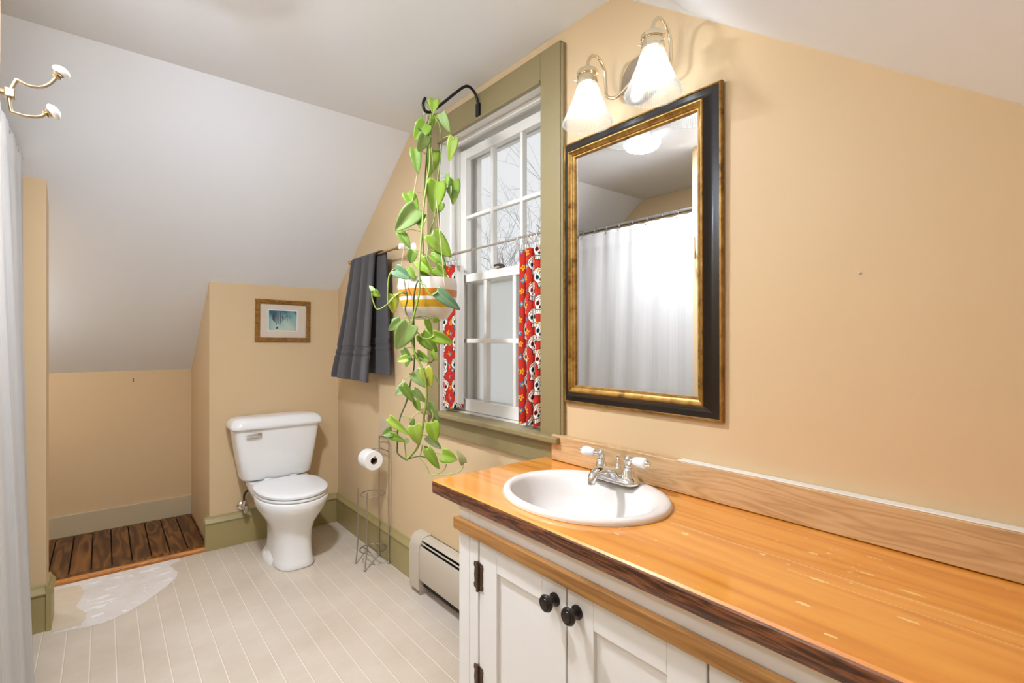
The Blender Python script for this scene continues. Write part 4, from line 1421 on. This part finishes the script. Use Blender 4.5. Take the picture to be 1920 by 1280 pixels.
# ------------------------------------------------------------------ plant hook
ph = empty('plant_hook', 'black iron swing hook over the window holding the hanging plant', 'hook', (CXF, 1.788, 2.28))
HYP = 1.790
pts = [(1.278, HYP, 2.285), (1.278, HYP, 2.33), (1.272, HYP, 2.365), (1.255, HYP, 2.392), (1.228, HYP, 2.404), (1.200, HYP, 2.392), (1.15, HYP, 2.345), (1.09, HYP, 2.285),
       (1.045, HYP, 2.243), (1.028, HYP, 2.233), (1.012, HYP, 2.236), (1.004, HYP, 2.252), (1.006, HYP, 2.272), (1.014, HYP, 2.288)]
b = MB().tube(spline(pts, 6), .0062, 10)
b.done('rod', M['black_iron'], ph, smooth=60)
MB().box(1.2715, CXF + .0005, HYP - .012, HYP + .012, 2.288, 2.345, .002, 2).done('mount_plate', M['black_iron'], ph)

# ------------------------------------------------------------------ hanging pothos
PX, PY, PZ = 1.026, 1.790, 1.384
pl = empty('hanging_pothos', 'trailing green pothos in a cream bowl with orange and yellow bands hanging at the window', 'plant', (PX, PY, PZ))
prof = [(0, 0), (.068, 0), (.078, .004), (.098, .030), (.112, .064), (.119, .100), (.119, .140), (.116, .163), (.112, .163), (.114, .140), (.113, .100), (.105, .064), (.090, .032), (.070, .012), (0, .010)]
MB().lathe(prof, (PX, PY, PZ), (0, 0, 1), 56).done('pot', M['pot'], pl, smooth=50)
M['soil'] = plain('dark_soil', lin(48, 36, 26), 0.95, var=0.3, nscale=60, bump=0.6, bscale=90)
MB().lathe([(0, .138), (.113, .136), (.113, .120), (0, .120)], (PX, PY, PZ), (0, 0, 1), 30).done('soil', M['soil'], pl, smooth=60)
for a in (0.55, 2.6, 4.75):
    rim = Vector((PX + .117 * math.cos(a), PY + .117 * math.sin(a), PZ + .160))
    mid = Vector((1.026 + .055 * math.cos(a), PY + .055 * math.sin(a), PZ + .5))
    top = Vector((1.026, PY, 2.236))
    low = rim + Vector((.006 * math.cos(a), .006 * math.sin(a), -.035))
    MB().tube([low, rim, rim.lerp(top, .5), top], .0016, 7).done('cord', M['cord'], pl, smooth=60)


def colour_tubes(name, pts, r, c, parent):
    bb = MB().tube(pts, r, 9)
    o = bb.done(name, M['stem'], parent, smooth=60)
    a_ = o.data.attributes.new('Col', 'FLOAT_COLOR', 'POINT')
    cc_ = np.tile(np.array(c), (len(o.data.vertices), 1)).astype(np.float32)
    a_.data.foreach_set('color', cc_.ravel())
    return o


WC = 2.02
G1, G2, G3 = lin(128, 150, 60), lin(78, 92, 48), lin(176, 178, 104)
vines = [   # pixel path (u, v, distance), radius, colour
    ([(808, 214, 2.02), (807, 260, 2.00), (806, 305, 1.99), (801, 340, 1.97), (795, 380, 1.95), (791, 433, 1.93), (788, 471, 1.90), (786, 507, 1.88), (787, 529, 1.875),
      (785, 554, 1.87), (779, 580, 1.87), (772, 608, 1.87), (771, 629, 1.87), (777, 659, 1.87), (788, 682, 1.87), (796, 705, 1.86), (800, 730, 1.86), (799, 755, 1.86), (795, 780, 1.86),
      (792, 805, 1.85), (785, 834, 1.85), (772, 852, 1.85), (762, 862, 1.85)], .0042, G1),
    ([(800, 528, 1.96), (784, 526, 1.90), (776, 560, 1.90), (776, 619, 1.92), (777, 660, 1.94), (776, 690, 1.94), (770, 715, 1.93), (763, 750, 1.92), (751, 780, 1.90), (746, 805, 1.88), (745, 835, 1.86), (746, 850, 1.855), (762, 862, 1.85)], .0030, G2),
    ([(760, 545, 1.90), (764, 552, 1.88), (752, 549, 1.86), (735, 560, 1.85), (728, 566, 1.85), (727, 545, 1.85), (729, 520, 1.85), (735, 508, 1.85), (741, 504, 1.85)], .0030, G1),
    ([(762, 546, 1.89), (745, 551, 1.86), (728, 569, 1.84), (708, 580, 1.84), (700, 566, 1.84), (697, 552, 1.84), (699, 544, 1.84)], .0024, G1),
    ([(758, 527, 1.92), (761, 545, 1.89), (764, 560, 1.88), (760, 580, 1.88), (766, 595, 1.88), (771, 610, 1.87)], .0030, lin(112, 100, 60)),
    ([(812, 216, 2.03), (823, 232, 2.03), (828, 260, 2.04), (826, 295, 2.04), (821, 335, 2.04), (816, 400, 2.04), (806, 440, 2.03), (800, 490, 2.0), (800, 530, 1.99)], .0026, G1),
    ([(806, 222, 2.0), (800, 290, 2.02), (796, 350, 2.04), (792, 420, 2.05), (796, 500, 2.02), (800, 532, 2.0)], .0026, G2),
    ([(804, 218, 2.02), (800, 233, 2.0), (790, 245, 1.99), (784, 240, 1.98)], .0018, G2),
    ([(787, 530, 1.87), (796, 534, 1.86), (803, 548, 1.85), (810, 553, 1.85), (820, 548, 1.85)], .0026, G1),
    ([(772, 612, 1.87), (780, 620, 1.86), (792, 633, 1.86), (803, 635, 1.86), (814, 630, 1.86)], .0026, G1),
    ([(792, 834, 1.85), (788, 853, 1.85), (786, 856, 1.85), (798, 872, 1.85), (808, 889, 1.85), (825, 886, 1.85), (834, 878, 1.85), (837, 870, 1.85)], .0022, G3),
    ([(762, 862, 1.85), (775, 857, 1.85), (788, 855, 1.85), (800, 857, 1.85), (810, 850, 1.85)], .0020, G2),
    ([(795, 780, 1.86), (790, 772, 1.85), (780, 776, 1.84), (770, 788, 1.84), (767, 797, 1.84), (774, 800, 1.84)], .0022, G3),
    ([(795, 782, 1.86), (800, 795, 1.86), (808, 790, 1.86), (812, 778, 1.86), (808, 768, 1.86)], .0020, G3),
    ([(762, 862, 1.85), (760, 845, 1.85), (758, 826, 1.85)], .0022, G1),
    ([(776, 697, 1.93), (768, 704, 1.92), (757, 711, 1.91), (752, 722, 1.90)], .0018, G3),
    ([(777, 660, 1.87), (790, 668, 1.88), (806, 680, 1.9), (814, 672, 1.9)], .0018, G2),
    ([(869, 868, 1.8), (866, 880, 1.8), (855, 886, 1.81), (830, 890, 1.83), (808, 889, 1.85)], .0018, G3),
]
vine_pts = []
for pts, r, c in vines:
    P3 = [at(u, v, w) for u, v, w in pts]
    sp3 = spline(P3, 5)
    vine_pts += sp3
    colour_tubes('vine', sp3, r, c, pl)

LG = [lin(126, 164, 46), lin(150, 186, 52), lin(112, 148, 50), lin(166, 194, 70), lin(138, 170, 90), lin(172, 196, 150), lin(186, 190, 60), lin(104, 146, 108), lin(206, 208, 160)]
leaves = [  # base u,v, tip u,v, width px, distance, colour, roll
    (814, 186, 812, 210, 20, 2.02, 1, 0), (797, 188, 793, 216, 7, 2.05, 4, 1.2), (816, 214, 813, 236, 14, 2.04, 3, 0.3), (828, 213, 842, 247, 16, 2.02, 4, 0.4),
    (799, 231, 778, 260, 31, 1.99, 0, 0.1), (798, 254, 786, 284, 25, 1.97, 4, -0.3), (778, 279, 783, 321, 21, 1.99, 2, 0.2), (814, 283, 805, 330, 24, 2.06, 1, -0.3),
    (851, 257, 841, 301, 20, 2.02, 3, 0.3), (819, 341, 812, 396, 37, 1.99, 1, 0.0), (851, 338, 850, 383, 23, 2.02, 0, -0.2), (840, 327, 839, 350, 8, 2.03, 0, 0.9),
    (843, 350, 843, 368, 9, 2.01, 5, 0.7), (764, 362, 784, 394, 24, 2.03, 0, -0.3), (781, 391, 742, 431, 38, 1.98, 4, 0.1), (791, 404, 788, 428, 20, 2.0, 0, 0.4),
    (750, 435, 770, 464, 18, 2.0, 2, -0.2), (808, 439, 846, 481, 34, 1.98, 1, 0.0), (824, 380, 820, 400, 22, 2.04, 0, 0.2), (776, 470, 768, 494, 18, 1.97, 2, 0.5),
    (786, 488, 809, 512, 26, 1.93, 1, 0.1), (741, 505, 768, 522, 24, 1.85, 7, -0.2), (766, 503, 777, 523, 18, 1.92, 0, 0.3), (786, 512, 812, 524, 16, 1.95, 1, 0.4),
    (812, 478, 834, 498, 20, 1.99, 0, -0.3), (817, 502, 838, 522, 24, 1.97, 1, 0.2), (818, 472, 834, 505, 22, 2.0, 3, 0.2), (702, 546, 712, 556, 14, 1.84, 1, 0.4), (699, 545, 693, 534, 9, 1.84, 5, 0.5),
    (737, 552, 737, 588, 22, 1.86, 6, 0.2), (819, 546, 862, 580, 24, 1.85, 7, 0.1), (752, 602, 728, 619, 21, 1.9, 4, 0.2), (769, 608, 741, 656, 38, 1.86, 4, 0.05),
    (801, 600, 810, 628, 12, 1.94, 1, 0.7), (813, 599, 826, 602, 10, 1.95, 1, 0.3), (812, 628, 850, 643, 23, 1.86, 1, 0.0), (791, 626, 818, 660, 28, 1.9, 0, 0.1),
    (782, 663, 806, 678, 18, 1.89, 0, 0.2), (764, 672, 744, 676, 15, 1.88, 3, 0.3), (810, 658, 817, 678, 9, 1.9, 1, 0.7), (756, 655, 772, 676, 13, 1.91, 2, 0.5), (768, 668, 760, 688, 12, 1.9, 2, 0.5),
    (797, 690, 808, 726, 24, 1.87, 6, 0.0), (778, 697, 800, 726, 26, 1.9, 4, -0.2), (818, 705, 823, 722, 8, 1.89, 5, 0.8), (763, 722, 738, 742, 20, 1.89, 5, 0.2), (754, 722, 778, 755, 17, 1.87, 2, -0.2),
    (776, 730, 799, 756, 16, 1.88, 4, 0.3), (780, 750, 787, 772, 12, 1.89, 0, 0.6), (804, 756, 822, 790, 16, 1.87, 4, 0.4), (773, 786, 774, 802, 11, 1.9, 2, 0.4), (730, 784, 766, 815, 16, 1.86, 3, 0.2),
    (776, 798, 786, 834, 27, 1.84, 3, 0.05), (809, 792, 818, 829, 26, 1.85, 1, 0.1), (735, 809, 717, 815, 20, 1.86, 2, 0.2), (731, 815, 760, 828, 14, 1.85, 0, 0.2), (801, 818, 828, 842, 16, 1.87, 5, 0.2),
    (764, 822, 762, 832, 9, 1.87, 5, 0.4), (800, 842, 824, 880, 19, 1.84, 1, 0.1), (829, 852, 856, 862, 26, 1.84, 1, 0.1), (869, 868, 858, 844, 14, 1.8, 8, 0.2),
    (800, 842, 796, 836, 8, 1.86, 5, 0.3), (745, 604, 734, 598, 14, 1.93, 2, 0.3)]
rl_ = random.Random(11)
bml = bmesh.new()
lay = bml.verts.layers.float_color.new('Col')
stalks = []
NTT, NSS = 12, 9
cam_pos = CAM
for (bu_, bv_, tu_, tv_, wpx, w, ci, roll) in leaves:
    A = at(bu_, bv_, w + rl_.uniform(-.004, .004)); B = at(tu_, tv_, w - rl_.uniform(-.012, .02))
    ax = B - A; L = ax.length; ax.normalize()
    view = (cam_pos - A).normalized()
    side = ax.cross(view).normalized()
    nrm = side.cross(ax).normalized()
    R = Matrix.Rotation(roll + rl_.uniform(-.15, .15), 3, ax)
    side = R @ side; nrm = R @ nrm
    W = wpx / FPX * w / max(.5, math.cos(min(abs(roll), 1.0)))
    fold = rl_.uniform(.12, .38); curl = rl_.uniform(.05, .22) * L
    basec = np.array(LG[ci][:3]) * rl_.uniform(.88, 1.1)
    pale = np.array(lin(204, 214, 148)[:3])
    var = {4: .30, 5: .55, 8: .7, 7: .12}.get(ci, .10)
    ph1, ph2 = rl_.uniform(0, 6), rl_.uniform(0, 6)
    V = []
    for i in range(NTT + 1):
        t0 = i / NTT
        half = W / 2 * 1.02 * (math.sin(PI * min(1, t0 ** .58)) ** .72 if 0 < t0 < 1 else 0.0)
        row = []
        for j in range(NSS):
            sN = (j / (NSS - 1)) * 2 - 1
            along = L * t0 - .20 * L * abs(sN) ** 1.4 * (1 - t0) ** 2 * (0 if i == 0 else 1)
            h = fold * abs(sN) * half - curl * t0 ** 2 + .05 * half * math.sin(7 * t0 + ph1) * abs(sN)
            p = A + ax * along + side * (sN * half) + nrm * h
            vtx = bml.verts.new(p)
            vein = .5 + .5 * math.sin(16 * t0 + 9 * abs(sN) + ph1)
            k = var * (.4 + .6 * vein) * (.5 + .5 * math.sin(5 * sN + 4 * t0 + ph2)) + (.35 if j == NSS // 2 else 0) * .6
            cc_ = basec * (1 - k) + pale * k
            vtx[lay] = (*cc_, 1)
            row.append(vtx)
        V.append(row)
    for i in range(NTT):
        for j in range(NSS - 1):
            f = bml.faces.new([V[i][j], V[i + 1][j], V[i + 1][j + 1], V[i][j + 1]]); f.smooth = True
    q = min(vine_pts, key=lambda p: (p - A).length + .15 * max(0, p.z - A.z - .06))
    if .006 < (q - A).length < .16:
        mid = q.lerp(A, .5) + Vector((0, 0, .12 * (q - A).length))
        stalks.append(spline([q, mid, A, A + ax * L * .12], 4))
me = bpy.data.meshes.new('foliage')
bmesh.ops.remove_doubles(bml, verts=bml.verts, dist=1e-7)
bml.to_mesh(me); bml.free()
fo = mesh_obj('foliage', me, M['leaf'], pl)
md = fo.modifiers.new('thick', 'SOLIDIFY'); md.thickness = 0.0006; md.offset = 0
for p3 in stalks:
    colour_tubes('leaf_stalk', p3, .0014, lin(150, 168, 78), pl)
